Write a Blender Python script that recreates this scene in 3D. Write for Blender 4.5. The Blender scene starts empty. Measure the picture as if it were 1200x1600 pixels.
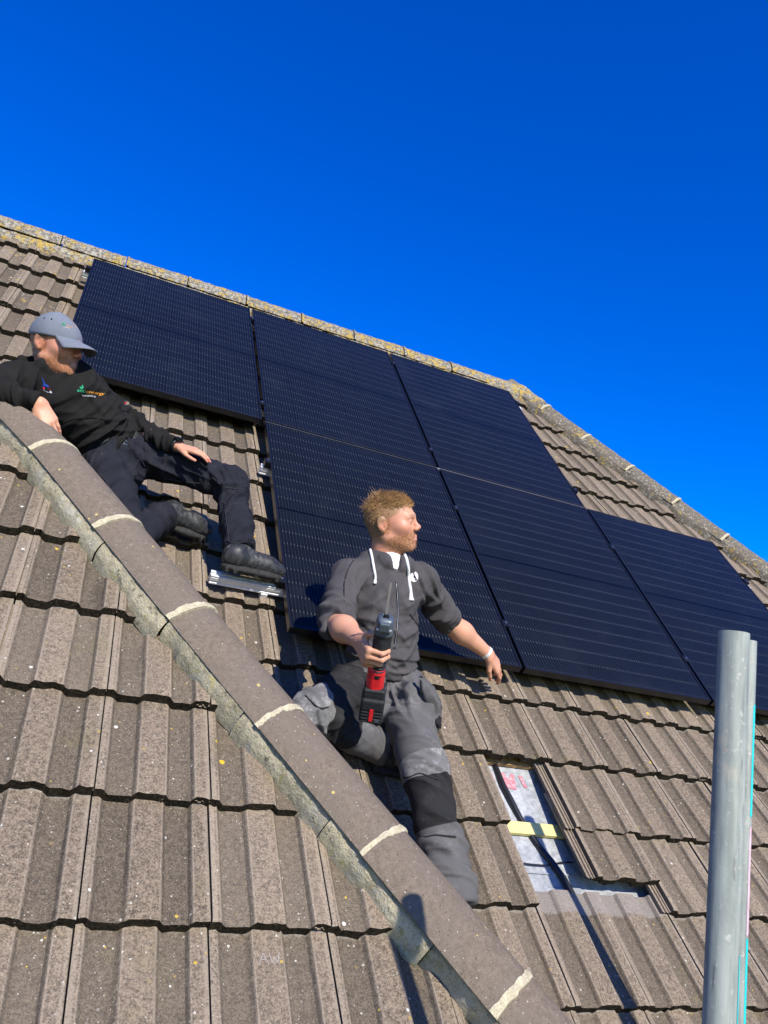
import bpy, bmesh, math, random
import numpy as np
from mathutils import Matrix, Vector, noise as mnoise
from mathutils.bvhtree import BVHTree

S = bpy.context.scene
COL = S.collection
rnd = random.Random(11)

# ------------------------------------------------------------------ frame of the roof
PITCH = math.radians(46.0)
CP, SP = math.cos(PITCH), math.sin(PITCH)
ROOF = Matrix(((1, 0, 0, 0), (0, CP, -SP, 0), (0, SP, CP, 0), (0, 0, 0, 1)))   # columns: along eave, up the slope, out of the slope
def RW(u, v, n): return ROOF @ Vector((u, v, n))

# ------------------------------------------------------------------ camera
cd = bpy.data.cameras.new('camera'); cam = bpy.data.objects.new('camera', cd); COL.objects.link(cam)
right = Vector((0.90687, -0.17610, 0.38285)); down = Vector((0.21822, -0.58097, -0.78413)); fwd = Vector((0.36051, 0.79465, -0.48843))
R3 = ROOF.to_3x3()
cols = [(R3 @ right).normalized(), (R3 @ -down).normalized(), (R3 @ -fwd).normalized()]
cam.matrix_world = Matrix.Translation(RW(-0.9368, -2.4057, 2.1243)) @ Matrix((cols[0], cols[1], cols[2])).transposed().to_4x4()
cd.sensor_fit = 'VERTICAL'; cd.sensor_height = 36.0; cd.lens = 36.0 * 1245.9 / 1600.0
cd.clip_start = 0.05; cd.clip_end = 3000.0
S.camera = cam

# ------------------------------------------------------------------ sky, sun, exposure
SUN_DIR = (R3 @ Vector((0.08, -0.135, 1.0))).normalized()
sun_el = math.asin(SUN_DIR.z); sun_az = math.atan2(SUN_DIR.x, SUN_DIR.y)
W = bpy.data.worlds.new('World'); S.world = W; W.use_nodes = True
nt = W.node_tree; nt.nodes.clear()
wo = nt.nodes.new('ShaderNodeOutputWorld'); bg = nt.nodes.new('ShaderNodeBackground'); sk = nt.nodes.new('ShaderNodeTexSky')
sk.sky_type = 'NISHITA'; sk.sun_disc = False; sk.sun_elevation = sun_el; sk.sun_rotation = sun_az
sk.air_density = 1.0; sk.dust_density = 0.2; sk.ozone_density = 3.0; sk.altitude = 0
hs = nt.nodes.new('ShaderNodeHueSaturation'); hs.inputs['Hue'].default_value = .528; hs.inputs['Saturation'].default_value = 1.62; hs.inputs['Value'].default_value = 2.1
nt.links.new(sk.outputs[0], hs.inputs['Color']); nt.links.new(hs.outputs[0], bg.inputs['Color'])
bg.inputs['Strength'].default_value = 0.085
nt.links.new(bg.outputs[0], wo.inputs[0])
sl = bpy.data.lights.new('sun', 'SUN'); sl.energy = 5.0; sl.angle = math.radians(0.53); sl.color = (1.0, 0.94, 0.84)
so = bpy.data.objects.new('sun', sl); COL.objects.link(so)
so.rotation_mode = 'QUATERNION'; so.rotation_quaternion = SUN_DIR.to_track_quat('Z', 'Y'); so.location = (2, -8, 8)
S.view_settings.view_transform = 'Standard'; S.view_settings.look = 'None'
S.view_settings.exposure = 0.42; S.view_settings.gamma = 1.0; S.view_settings.use_curve_mapping = False
S.cycles.max_bounces = 6; S.cycles.diffuse_bounces = 3; S.cycles.use_denoising = True

# ------------------------------------------------------------------ object helpers
def prop(o, label=None, cat=None, group=None, kind=None):
    for k, x in (('label', label), ('category', cat), ('group', group), ('kind', kind)):
        if x: o[k] = x
    return o
def empty(name, mat=None, parent=None, **p):
    o = bpy.data.objects.new(name, None); COL.objects.link(o); o.empty_display_size = .1
    if mat is not None: o.matrix_basis = mat
    if parent: o.parent = parent
    return prop(o, **p)
def link(name, me, parent=None, mat=None, **p):
    o = bpy.data.objects.new(name, me); COL.objects.link(o)
    if parent: o.parent = parent
    if mat is not None: o.matrix_basis = mat
    return prop(o, **p)
def mesh(name, verts, faces, mats=(), smooth=False, fm=None, attrs=None):
    me = bpy.data.meshes.new(name)
    me.from_pydata([tuple(map(float, v)) for v in verts], [], [tuple(map(int, f)) for f in faces]); me.update()
    for m in (mats if isinstance(mats, (list, tuple)) else [mats]): me.materials.append(m)
    if fm is not None: me.polygons.foreach_set('material_index', [int(i) for i in fm])
    if smooth: me.polygons.foreach_set('use_smooth', [True] * len(me.polygons))
    for k, a in (attrs or {}).items():
        a = np.asarray(a, dtype=np.float32)
        if a.ndim == 1:
            at = me.attributes.new(k, 'FLOAT', 'POINT'); at.data.foreach_set('value', a)
        else:
            at = me.attributes.new(k, 'FLOAT_COLOR', 'POINT'); at.data.foreach_set('color', np.c_[a, np.ones(len(a))].astype(np.float32).ravel())
    return me
class MB:                                   # collects boxes, prisms, tubes, then one mesh
    def __init__(s): s.v = []; s.f = []; s.m = []
    def add(s, vs, fs, m=0):
        b = len(s.v); s.v += [tuple(x) for x in vs]; s.f += [tuple(i + b for i in f) for f in fs]; s.m += [m] * len(fs); return s
    def box(s, lo, hi, m=0, bev=0.0, frame=None):
        bm = bmesh.new(); bmesh.ops.create_cube(bm, size=1.0)
        for v in bm.verts: v.co = Vector([lo[i] + (v.co[i] + .5) * (hi[i] - lo[i]) for i in range(3)])
        if bev: bmesh.ops.bevel(bm, geom=list(bm.edges), offset=bev, segments=2, affect='EDGES', profile=.6)
        bm.verts.index_update(); vs = [v.co.copy() for v in bm.verts]
        if frame is not None: vs = [frame @ v for v in vs]
        fs = [[v.index for v in f.verts] for f in bm.faces]; bm.free(); return s.add(vs, fs, m)
    def tube(s, pts, r, seg=12, m=0, cap=True):
        pts = [Vector(p) for p in pts]; k = len(pts); rs = r if isinstance(r, (list, tuple)) else [r] * k
        vs = []; fs = []; ref = None
        for i, p in enumerate(pts):
            t = (pts[min(i + 1, k - 1)] - pts[max(i - 1, 0)]).normalized()
            if ref is None: ref = t.orthogonal().normalized()
            a = (ref - t * ref.dot(t)).normalized(); ref = a; b = t.cross(a)
            vs += [p + (a * math.cos(q) + b * math.sin(q)) * rs[i] for q in [2 * math.pi * j / seg for j in range(seg)]]
        for i in range(k - 1):
            for j in range(seg):
                j2 = (j + 1) % seg; fs.append((i * seg + j, i * seg + j2, (i + 1) * seg + j2, (i + 1) * seg + j))
        if cap: fs += [tuple(range(seg))[::-1], tuple(range((k - 1) * seg, k * seg))]
        return s.add(vs, fs, m)
    def prism(s, poly, d0, d1, frame=None, m=0):   # polygon in xy, extruded z d0..d1
        k = len(poly); vs = [Vector((x, y, d0)) for x, y in poly] + [Vector((x, y, d1)) for x, y in poly]
        if frame is not None: vs = [frame @ v for v in vs]
        fs = [tuple(range(k))[::-1], tuple(range(k, 2 * k))] + [(i, (i + 1) % k, k + (i + 1) % k, k + i) for i in range(k)]
        return s.add(vs, fs, m)
    def me(s, name, mats, smooth=False):
        m = mesh(name, s.v, s.f, mats, smooth, s.m); bm = bmesh.new(); bm.from_mesh(m)
        bmesh.ops.recalc_face_normals(bm, faces=bm.faces); bm.to_mesh(m); bm.free()
        return m
def autosmooth(me, ang=35):
    me.polygons.foreach_set('use_smooth', [True] * len(me.polygons))
    bm = bmesh.new(); bm.from_mesh(me); a = math.radians(ang)
    for e in bm.edges: e.smooth = not (len(e.link_faces) == 2 and e.calc_face_angle(0) > a)
    bm.to_mesh(me); bm.free(); return me

# ------------------------------------------------------------------ node helpers
class X:                                    # arithmetic on node sockets
    def __init__(s, t, k): s.t = t; s.k = k
    def op(s, o, b=None, c=None, clamp=False):
        n = s.t.nodes.new('ShaderNodeMath'); n.operation = o; n.use_clamp = clamp
        for i, q in enumerate((s, b, c)):
            if q is None: continue
            if isinstance(q, X): s.t.links.new(q.k, n.inputs[i])
            else: n.inputs[i].default_value = q
        return X(s.t, n.outputs[0])
    def __add__(s, b): return s.op('ADD', b)
    def __sub__(s, b): return s.op('SUBTRACT', b)
    def __mul__(s, b): return s.op('MULTIPLY', b)
    __radd__ = __add__; __rmul__ = __mul__
    def __rsub__(s, b): return (s * -1.0) + b
    def __truediv__(s, b): return s.op('DIVIDE', b)
    def gt(s, b): return s.op('GREATER_THAN', b)
    def lt(s, b): return s.op('LESS_THAN', b)
    def frac(s): return s.op('FRACT')
    def floor(s): return s.op('FLOOR')
    def abs(s): return s.op('ABSOLUTE')
    def mx(s, b): return s.op('MAXIMUM', b)
    def mn(s, b): return s.op('MINIMUM', b)
    def clamp(s): return s.op('ADD', 0.0, clamp=True)
    def step(s, a, b):                      # smooth ramp a..b
        n = s.t.nodes.new('ShaderNodeMapRange'); n.interpolation_type = 'SMOOTHSTEP'
        s.t.links.new(s.k, n.inputs[0]); n.inputs[1].default_value = a; n.inputs[2].default_value = b
        return X(s.t, n.outputs[0])
class Mat:
    def __init__(s, name, rough=.8, spec=.3):
        s.m = bpy.data.materials.new(name); s.m.use_nodes = True; s.t = s.m.node_tree
        s.b = s.t.nodes['Principled BSDF']; s.b.inputs['Roughness'].default_value = rough
        s.b.inputs['Specular IOR Level'].default_value = spec; s._h = None
    def n(s, ty): return s.t.nodes.new(ty)
    def coord(s, which='Object', rand=0.0):
        k = s.n('ShaderNodeTexCoord').outputs[which]
        if rand:
            oi = s.n('ShaderNodeObjectInfo'); v = s.n('ShaderNodeVectorMath'); v.operation = 'MULTIPLY_ADD'
            cx = s.n('ShaderNodeCombineXYZ')
            for i, f in enumerate((1.0, 1.7, 2.9)):
                r = X(s.t, oi.outputs['Random']) * (rand * f); s.t.links.new(r.k, cx.inputs[i])
            a = s.n('ShaderNodeVectorMath'); a.operation = 'ADD'; s.t.links.new(k, a.inputs[0]); s.t.links.new(cx.outputs[0], a.inputs[1]); k = a.outputs[0]
        return k
    def rand(s): return X(s.t, s.n('ShaderNodeObjectInfo').outputs['Random'])
    def scale(s, co, v):
        m = s.n('ShaderNodeMapping'); s.t.links.new(co, m.inputs[0]); m.inputs['Scale'].default_value = v; return m.outputs[0]
    def noise(s, co, sc, det=3, ro=.55, dist=0.0):
        q = s.n('ShaderNodeTexNoise'); s.t.links.new(co, q.inputs['Vector']); q.inputs['Scale'].default_value = sc
        q.inputs['Detail'].default_value = det; q.inputs['Roughness'].default_value = ro; q.inputs['Distortion'].default_value = dist
        return X(s.t, q.outputs['Fac'])
    def voro(s, co, sc, out='Distance', feat='F1', rnd_=1.0):
        q = s.n('ShaderNodeTexVoronoi'); q.feature = feat; s.t.links.new(co, q.inputs['Vector']); q.inputs['Scale'].default_value = sc
        q.inputs['Randomness'].default_value = rnd_
        if out == 'both':
            sp = s.n('ShaderNodeSeparateColor'); s.t.links.new(q.outputs['Color'], sp.inputs[0])
            return X(s.t, q.outputs['Distance']), X(s.t, sp.outputs[0]), X(s.t, sp.outputs[1])
        return X(s.t, q.outputs[out])
    def spots(s, co, sc, keep, size):         # scattered round spots: share of cells kept, radius in cell units
        d, a, b = s.voro(co, sc, 'both'); return (d + a * size * .6).lt(size) * b.lt(keep)
    def attr(s, name, out='Fac'):
        q = s.n('ShaderNodeAttribute'); q.attribute_name = name; return X(s.t, q.outputs[out])
    def mix(s, a, b, f):
        q = s.n('ShaderNodeMix'); q.data_type = 'RGBA'
        for i, c in ((6, a), (7, b)):
            if isinstance(c, X): s.t.links.new(c.k, q.inputs[i])
            else: q.inputs[i].default_value = (*c, 1)
        if isinstance(f, X): s.t.links.new(f.k, q.inputs[0])
        else: q.inputs[0].default_value = f
        return X(s.t, q.outputs[2])
    def sep(s, co):
        q = s.n('ShaderNodeSeparateXYZ'); s.t.links.new(co, q.inputs[0]); return [X(s.t, o) for o in q.outputs]
    def set(s, inp, v):
        if isinstance(v, X): s.t.links.new(v.k, s.b.inputs[inp])
        elif isinstance(v, tuple): s.b.inputs[inp].default_value = (*v, 1)
        else: s.b.inputs[inp].default_value = v
        return s
    def bump(s, h, strength=.5, dist=.004):
        q = s.n('ShaderNodeBump'); q.inputs['Strength'].default_value = strength; q.inputs['Distance'].default_value = dist
        s.t.links.new(h.k, q.inputs['Height'])
        if s._h is not None: s.t.links.new(s._h, q.inputs['Normal'])
        s._h = q.outputs[0]; s.t.links.new(s._h, s.b.inputs['Normal']); return s
def plain(name, col, rough=.8, spec=.3, metal=0.0, var=.12, sc=30.0, bump=0.0):
    m = Mat(name, rough, spec); co = m.coord(); n_ = m.noise(co, sc, 4)
    m.set('Base Color', m.mix(tuple(c * (1 - var) for c in col), tuple(min(1, c * (1 + var)) for c in col), n_.step(.3, .7)))
    m.set('Metallic', metal)
    if bump: m.bump(n_, bump, .002)
    return m.m
# ================================================================== MATERIALS of the roof
def tile_material(name, lichen=0.0):
    m = Mat(name, .92, .12); co = m.coord('Object', 7.0); wear = m.attr('wear'); r = m.rand()
    g1 = m.noise(co, 330, 2, .7); g2 = m.noise(co, 185, 4, .7); g3 = m.noise(co, 75, 4, .7); big = m.noise(co, 9, 4, .6); st = m.noise(m.scale(co, (24, 2.0, 24)), 1.0, 5, .62)
    pan = m.mix((.054, .045, .034), (.186, .147, .104), (g1 * .40 + g2 * .35 + g3 * .25).step(.41, .59))
    top = m.mix((.088, .069, .051), (.330, .254, .176), (g1 * .30 + g2 * .40 + g3 * .30).step(.40, .60))
    w = (wear * .80 + (big - .5) * 1.0 + (g2 - .5) * 1.2 + (g3 - .5) * 1.2 + (st - .5) * 1.1).step(.20, .85)
    c = m.mix(pan, top, w)
    arr = wear.step(.40, .55) * (1 - wear.step(.85, .98))
    c = m.mix(c, (.335, .272, .198), arr * (g2 * .6 + st * .4).step(.34, .56) * .8)                                   # worn arrises
    c = m.mix(c, (.034, .030, .022), (st.step(.54, .74) * (1 - wear * .5)) * .55)                                  # rain streaks of dirt
    c = m.mix(c, (.040, .036, .027), (g3 * .6 + big * .4).step(.56, .68) * .45)                                    # sooty blotches
    c = m.mix(c, m.mix((.055, .046, .034), (.215, .175, .128), r), .26)                                              # each tile its own tone
    lp = m.noise(co, 13, 3, .6)
    c = m.mix(c, (.36, .335, .27), m.spots(co, 130, .34, .26) * lp.step(.40, .56) * .9)                            # pale lichen specks
    c = m.mix(c, (.44, .42, .35), m.spots(co, 62, .20, .22) * m.noise(co, 10, 2).step(.38, .58))
    c = m.mix(c, (.50, .48, .41), m.spots(co, 30, .07, .18))
    c = m.mix(c, (.42, .29, .05), m.spots(co, 48, .10, .22) * m.noise(co, 7, 2).step(.42, .6))                     # yellow lichen
    c = m.mix(c, (.55, .36, .03), m.spots(co, 17, .05, .17))
    c = m.mix(c, (.17, .15, .06), (m.noise(co, 5, 3).step(.60, .74) * g2.step(.45, .6)) * .55)
    if lichen:
        n1 = m.noise(co, 42, 6, .75); n2 = m.noise(co, 26, 6, .75); pt = m.noise(co, 5, 3).step(.42, .62)
        c = m.mix(c, (.33, .315, .26), n1.step(.55, .62) * pt * .85)
        c = m.mix(c, (.40, .27, .05), n2.step(.57, .61) * pt)
        c = m.mix(c, (.05, .045, .035), m.noise(co, 90, 3).step(.60, .68) * .5)
    _, ty, _z = m.sep(m.coord())
    c = m.mix(c, m.mix((.19, .170, .145), (.30, .27, .235), g2.step(.3, .7)), (ty + g3 * .03).step(.336, .350) * .65)       # clean strip that the course above normally covers
    m.set('Base Color', c); m.bump(g1 * .6 + g2, .55, .003); return m.m
M_TILE = tile_material('concrete_tile'); M_TILE_OLD = tile_material('concrete_tile_lichen', .8)
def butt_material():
    m = Mat('mossy_shaded_tile_edge', .95, .05); co = m.coord('Object', 5.0); n_ = m.noise(co, 120, 4, .7)
    c = m.mix((.017, .014, .011), (.060, .050, .034), n_.step(.35, .7)); c = m.mix(c, (.20, .185, .15), m.spots(co, 90, .10, .25))  # near-black: moss and dirt, with the shade on the butt faces in the colour
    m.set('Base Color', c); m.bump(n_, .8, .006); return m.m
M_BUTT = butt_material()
def hip_material(name, lichen):
    m = Mat(name, .9, .15); co = m.coord('Object', 9.0); g1 = m.noise(co, 380, 2, .7); g2 = m.noise(co, 60, 4, .65); big = m.noise(co, 6, 3)
    c = m.mix((.114, .090, .066), (.216, .173, .128), (g1 * .6 + g2 * .4).step(.35, .67)); c = m.mix(c, (.156, .129, .101), big.step(.4, .7) * .6)
    c = m.mix(c, (.42, .38, .33), m.spots(co, 120, .16, .24)); c = m.mix(c, (.45, .34, .12), m.spots(co, 34, .05, .2))
    c = m.mix(c, (.06, .05, .042), m.spots(co, 150, .2, .3))
    if lichen:
        n1 = m.noise(co, 48, 7, .8); n2 = m.noise(co, 24, 7, .8); n3 = m.noise(co, 70, 5, .75); pt = m.noise(co, 4, 3)
        c = m.mix(c, (.150, .135, .100), n3.step(.40, .56) * .8)
        c = m.mix(c, (.44, .42, .35), n1.step(.60 - .14 * lichen, .66 - .12 * lichen) * .85)
        c = m.mix(c, (.46, .315, .06), (n2 * .75 + pt * .25).step(.608 - .10 * lichen, .645 - .10 * lichen) * .9)
        c = m.mix(c, (.055, .05, .04), m.noise(co, 95, 4, .7).step(.56, .63) * .7)
        m.bump(n1 + n2, .7, .01)
    m.set('Base Color', c); m.bump(g1 + g2 * .5, .5, .003); return m.m
M_HIP = hip_material('plain_hip_tile', 0); M_RIDGE = hip_material('lichened_ridge_tile', .95); M_HIP2 = hip_material('weathered_hip_tile', .5); M_LICH = hip_material('lichened_mortar', 1.0)
def mortar_material(name, moss):
    m = Mat(name, .95, .08); co = m.coord(); n1 = m.noise(co, 24, 5, .7); n2 = m.noise(co, 170, 3, .65); n3 = m.noise(co, 9, 4, .6)
    c = m.mix((.36, .315, .205), (.58, .52, .35), (n1 * .6 + n2 * .4).step(.36, .64)); c = m.mix(c, (.46, .43, .34), n3.step(.52, .66) * .7)
    if moss:
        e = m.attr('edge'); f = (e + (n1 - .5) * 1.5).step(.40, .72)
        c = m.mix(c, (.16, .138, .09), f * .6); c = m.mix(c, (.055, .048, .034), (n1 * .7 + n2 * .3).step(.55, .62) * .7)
        c = m.mix(c, (.36, .30, .09), m.noise(co, 40, 3).step(.60, .68) * .6); c = m.mix(c, (.5, .47, .4), m.spots(co, 130, .2, .25))
    m.set('Base Color', c); m.bump(n1 * 1.5 + n2 * .5, .8, .008); return m.m
M_MORTAR = mortar_material('mortar_bedding', True); M_JOINT = mortar_material('mortar_joint', False)
M_TIMBER = plain('batten_yellow', (.66, .56, .22), .7, .2, var=.12, sc=60)
M_TIMBER_OLD = plain('batten_old', (.36, .22, .10), .85, .1, var=.3, sc=40)
M_BRICK = plain('brick_wall_render', (.45, .40, .34), .9, .1)
def underlay_material():
    m = Mat('grey_underlay', .6, .3); co = m.coord(); n1 = m.noise(co, 35, 5, .65); n2 = m.noise(co, 6, 3)
    c = m.mix((.26, .275, .28), (.47, .48, .475), (n1 * .6 + n2 * .4).step(.35, .65)); c = m.mix(c, (.20, .19, .17), m.noise(co, 14, 5, .7).step(.56, .68) * .5); m.set('Base Color', c); m.bump(n1 + n2 * 2.0, .9, .02); return m.m
M_UNDER = underlay_material()

# ================================================================== HOUSE
house = empty('house', ROOF, label='brown concrete tiled house roof with a hipped wing in front', cat='house')
GA, TW, TL, TILT, TH = .33, .30, .415, .110, .034       # gauge, cover width, tile length, slope against the roof, thickness
N_M, N_L = -.098, .356                                   # height of the tile tops on the main slope and on the wing
PROF = [(0.000, 0.000, .55), (.016, 0.000, 1.0), (.021, -.002, .62), (.030, -.0155, .12), (.036, -.018, 0), (.060, -.0185, 0), (.088, -.018, 0), (.094, -.0155, .12), (.103, -.002, .6),
        (.108, 0.000, 1.0), (.130, .0008, 1.0), (.155, .0008, 1.0), (.174, 0.000, 1.0), (.179, -.002, .62), (.188, -.0155, .12), (.194, -.018, 0), (.220, -.0185, 0), (.241, -.018, 0), (.247, -.0155, .12), (.255, -.002, .6),
        (.260, 0.000, 1.0), (.278, .0006, 1.0), (.2945, 0.000, .8), (.2965, -.002, .5)]
def tile_mesh(seed, name='roof_tile', mat=None):
    q = random.Random(seed); vs = []; fs = []; fm = []; wr = []; k = len(PROF)
    ys = [0.0, .010, .12, .27, TL]
    jt = [q.uniform(-.002, .003) for _ in range(k)]; cr = [q.uniform(0, 1) for _ in range(k)]
    for j, y in enumerate(ys):
        for i, (x, z, w) in enumerate(PROF):
            yy = y; zz = z - y * TILT
            if j == 0: yy += jt[i]; zz -= .002 + .003 * cr[i]
            elif j < 4: zz += q.uniform(-.0006, .0006)
            vs.append((x, yy, zz)); wr.append(w)
    for i, (x, z, w) in enumerate(PROF):                  # lower edge of the butt, hung with moss
        lump = .008 * cr[i] + (.007 if q.random() < .25 else 0)
        vs.append((x, jt[i] + q.uniform(-.002, .004), z - TH + .004 - lump)); wr.append(0)
    for i, (x, z, w) in enumerate(PROF): vs.append((x, TL, z - TL * TILT - .014)); wr.append(0)
    R = lambda j, i: j * k + i
    for j in range(4):
        for i in range(k - 1): fs.append((R(j, i), R(j, i + 1), R(j + 1, i + 1), R(j + 1, i))); fm.append(0)
    for i in range(k - 1):
        fs.append((R(5, i), R(5, i + 1), R(0, i + 1), R(0, i))); fm.append(1)
        fs.append((R(6, i + 1), R(6, i), R(4, i), R(4, i + 1))); fm.append(0)
        fs.append((R(5, i + 1), R(5, i), R(6, i), R(6, i + 1))); fm.append(1)
    fs.append((R(5, k - 1), R(6, k - 1), R(4, k - 1), R(3, k - 1), R(2, k - 1), R(1, k - 1), R(0, k - 1))); fm.append(0)
    fs.append((R(5, 0), R(0, 0), R(1, 0), R(2, 0), R(3, 0), R(4, 0), R(6, 0))); fm.append(0)
    lap = [(0, -.020), (-.006, -.020), (-.0075, -.026), (-.016, -.026), (-.0175, -.0195), (-.022, -.0195), (-.0235, -.026), (-.032, -.026), (-.0335, -.020), (-.040, -.020), (-.041, -.033)]   # ribbed side lap
    b = len(vs); yb = .004
    for y in (yb, TL - .01):
        for x, z in lap: vs.append((x, y, z - y * TILT)); wr.append(.7)
    L = len(lap)
    for i in range(L - 1): fs.append((b + i + 1, b + i, b + L + i, b + L + i + 1)); fm.append(0)
    me = mesh(name, vs, fs, [mat or M_TILE, M_BUTT], False, fm, {'wear': wr})
    return autosmooth(me, 30)
TILES = [tile_mesh(40 + i) for i in range(7)]; TILES_OLD = [tile_mesh(70 + i, 'roof_tile', M_TILE_OLD) for i in range(4)]
def clipped(me, planes, mat):                # a cut tile: keep the side where dot(p - co, no) < 0
    bm = bmesh.new(); bm.from_mesh(me); inv = mat.inverted()
    for co, no in planes:
        c = inv @ Vector(co); d = (inv.to_3x3() @ Vector(no)).normalized()
        bmesh.ops.bisect_plane(bm, geom=bm.verts[:] + bm.edges[:] + bm.faces[:], plane_co=c, plane_no=d, clear_outer=True)
    n_ = len(bm.faces)
    if not n_: bm.free(); return None
    r = bpy.data.meshes.new('roof_tile')
    for m in me.materials: r.materials.append(m)
    bm.to_mesh(r); bm.free(); return r

H_L, H_R, H_V, V_R = -.81, 5.23, -.484, 3.83             # hips and valley: u + .6947 v = const ; main ridge at v = V_R
cutL = [((H_L, 0, 0), (1, CP, 0))]
cutR = [((H_R, 0, 0), (1, CP, 0))]
cutV = [((H_V, 0, 0), (-1, -CP, 0))]
main_roof = link('main_roof', mesh('main_roof', [(-9, -4.2, -.206), (H_R + .13 + 4.2 * CP, -4.2, -.206), (H_R + .13 - V_R * CP, V_R, -.206), (-9, V_R, -.206)], [(0, 1, 2, 3)], M_UNDER), house, label='pale grey roofing underlay beneath the tiles of the main slope')
wing_roof = link('wing_roof', mesh('wing_roof', [(-4.6, -3.4, N_L - .094), (H_L + 3.4 * CP, -3.4, N_L - .094), (H_L - .86 * CP, .86, N_L - .094), (H_L - .86 * CP - .02, .86, N_L - .094)], [(0, 1, 2, 3)], M_UNDER), house)
field = MB()                                              # tiles under the panels and beyond the picture, joined
def into_field(me, mat):
    field.add([mat @ v.co for v in me.vertices], [tuple(p.vertices) for p in me.polygons], 0)
    field.m[-len(me.polygons):] = [p.material_index for p in me.polygons]
    wear_all.extend(a.value for a in me.attributes['wear'].data)
wear_all = []
rows = range(-11, 12); U0 = .865
for k in rows:
    v = -.095 + GA * k
    for j in range(-31, 25):
        u = U0 + TW * j
        c1 = u + .15 + CP * (v + .2)
        if v > V_R - .13 or u + TW + CP * v < H_V - .25: continue
        if u + CP * v > H_R - .02: continue
        if j == 0 and k in (-2, -3): continue            # two tiles lifted out: the hole
        dv = .118 if (j == 1 and k == -3) else 0.0       # its neighbour pushed up
        jit = rnd.uniform(-.0015, .0015)
        mat = Matrix.Translation((u + jit, v + dv + rnd.uniform(-.004, .004), N_M + rnd.uniform(-.002, .002))) @ Matrix.Rotation(rnd.uniform(-.004, .004), 4, 'Z') @ Matrix.Rotation(rnd.uniform(-.006, .006), 4, 'Y')
        if j == 1 and k == -3: mat = Matrix.Translation((u, v + dv, N_M + .006))
        old = (v > 2.4 and rnd.random() < .75) and (k > 9 or u + CP * v > H_R - .75 or rnd.random() < .25)
        src = rnd.choice(TILES_OLD if old else TILES)
        planes = []
        if u + TW + CP * (v + TL) > H_R + .04: planes = [((H_R + .05, 0, 0), (1, CP, 0))]
        if v + TL > V_R - .02: planes = planes + [((0, V_R - .02, 0), (0, 1, 0))]
        if u - .05 + CP * v < H_V: planes = planes + cutV
        hid = (-1.15 < u < 2.05 and 1.76 < v < 3.1) or (.02 < u < 3.2 and .02 < v < 1.5) or (0.0 < u < 2.05 and 1.3 < v < 1.8)
        out = u < -2.3 or v < -1.9 or u > 4.4 or hid
        if planes:
            src = clipped(src, planes, mat)
            if src is None: continue
        if out: into_field(src, mat)
        else: link('roof_tile', src, main_roof, mat)
for k in range(-8, 6):                                    # wing: hip end tiles
    v = -1.437 + .325 * k
    if v > .75: break
    for j in range(-14, 6):
        u = -.725 + .2935 * j
        if u + CP * v > H_L - .01: continue
        lh = -1.14 - .24 - (.86 - v) * CP - .25                  # left hip of the wing
        if u < lh: continue
        mat = Matrix.Translation((u, v + rnd.uniform(-.004, .004), N_L + rnd.uniform(-.002, .002))) @ Matrix.Diagonal((.2935 / .30, 1, 1, 1)) @ Matrix.Rotation(rnd.uniform(-.004, .004), 4, 'Z') @ Matrix.Rotation(rnd.uniform(-.006, .006), 4, 'Y')
        src = rnd.choice(TILES)
        if u + TW + CP * (v + TL) > H_L - .02:
            src = clipped(src, [((H_L - .03, 0, 0), (1, CP, 0))], mat)
            if src is None: continue
        if u < -1.75 or v < -2.0: into_field(src, mat)
        else: link('roof_tile', src, wing_roof, mat)
# wing side slope behind the hip: sheet with tiles joined
A = Vector((1, 0, 0)); 
zr = Vector((0, SP, CP))                                  # vertical, in roof coordinates
wr_ = Vector((0, CP, -SP))                                # level, away from the camera
hipd = Vector((-CP, 1, 0)).normalized()
nS = Vector((SP, CP * SP, CP * CP)).normalized()
def hipP(v, n=N_L - .01): return Vector((H_L - CP * v, v, n))
apex = hipP(.86)
sd = wr_                                                  # courses run level, away from the camera
su = sd.cross(nS).normalized()
if su.dot(zr) < 0: su = -su
FS = Matrix((-sd, su, nS)).transposed().to_4x4()
if FS.determinant() < 0: FS = Matrix((sd, su, nS)).transposed().to_4x4()
FS = Matrix.Translation(apex) @ FS
for k in range(-14, 0):
    for j in range(-14, 14):
        mat = FS @ Matrix.Translation((j * TW, k * GA + .02, .008))
        c = mat @ Vector((.15, .2, 0))
        if c.x + CP * c.y < H_L - .25 and c.z > N_L - .4: pass
        pl = [((H_L + .03, 0, 0), (-1, -CP, 0)), ((0, 0, N_M - .02), (0, 0, -1))]
        if c.z < N_M - .3 or c.z > N_L + .3 or c.x + CP * c.y < H_L - .4 or abs(c.y) > 4.5: continue
        m2 = clipped(TILES[(j + k) % 7], pl, mat)
        if m2 and 'wear' in m2.attributes: into_field(m2, mat)
fme = mesh('tile_field', field.v, field.f, [M_TILE, M_BUTT], False, field.m, {'wear': wear_all})
link('tile_field', fme, house, kind='stuff')

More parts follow.
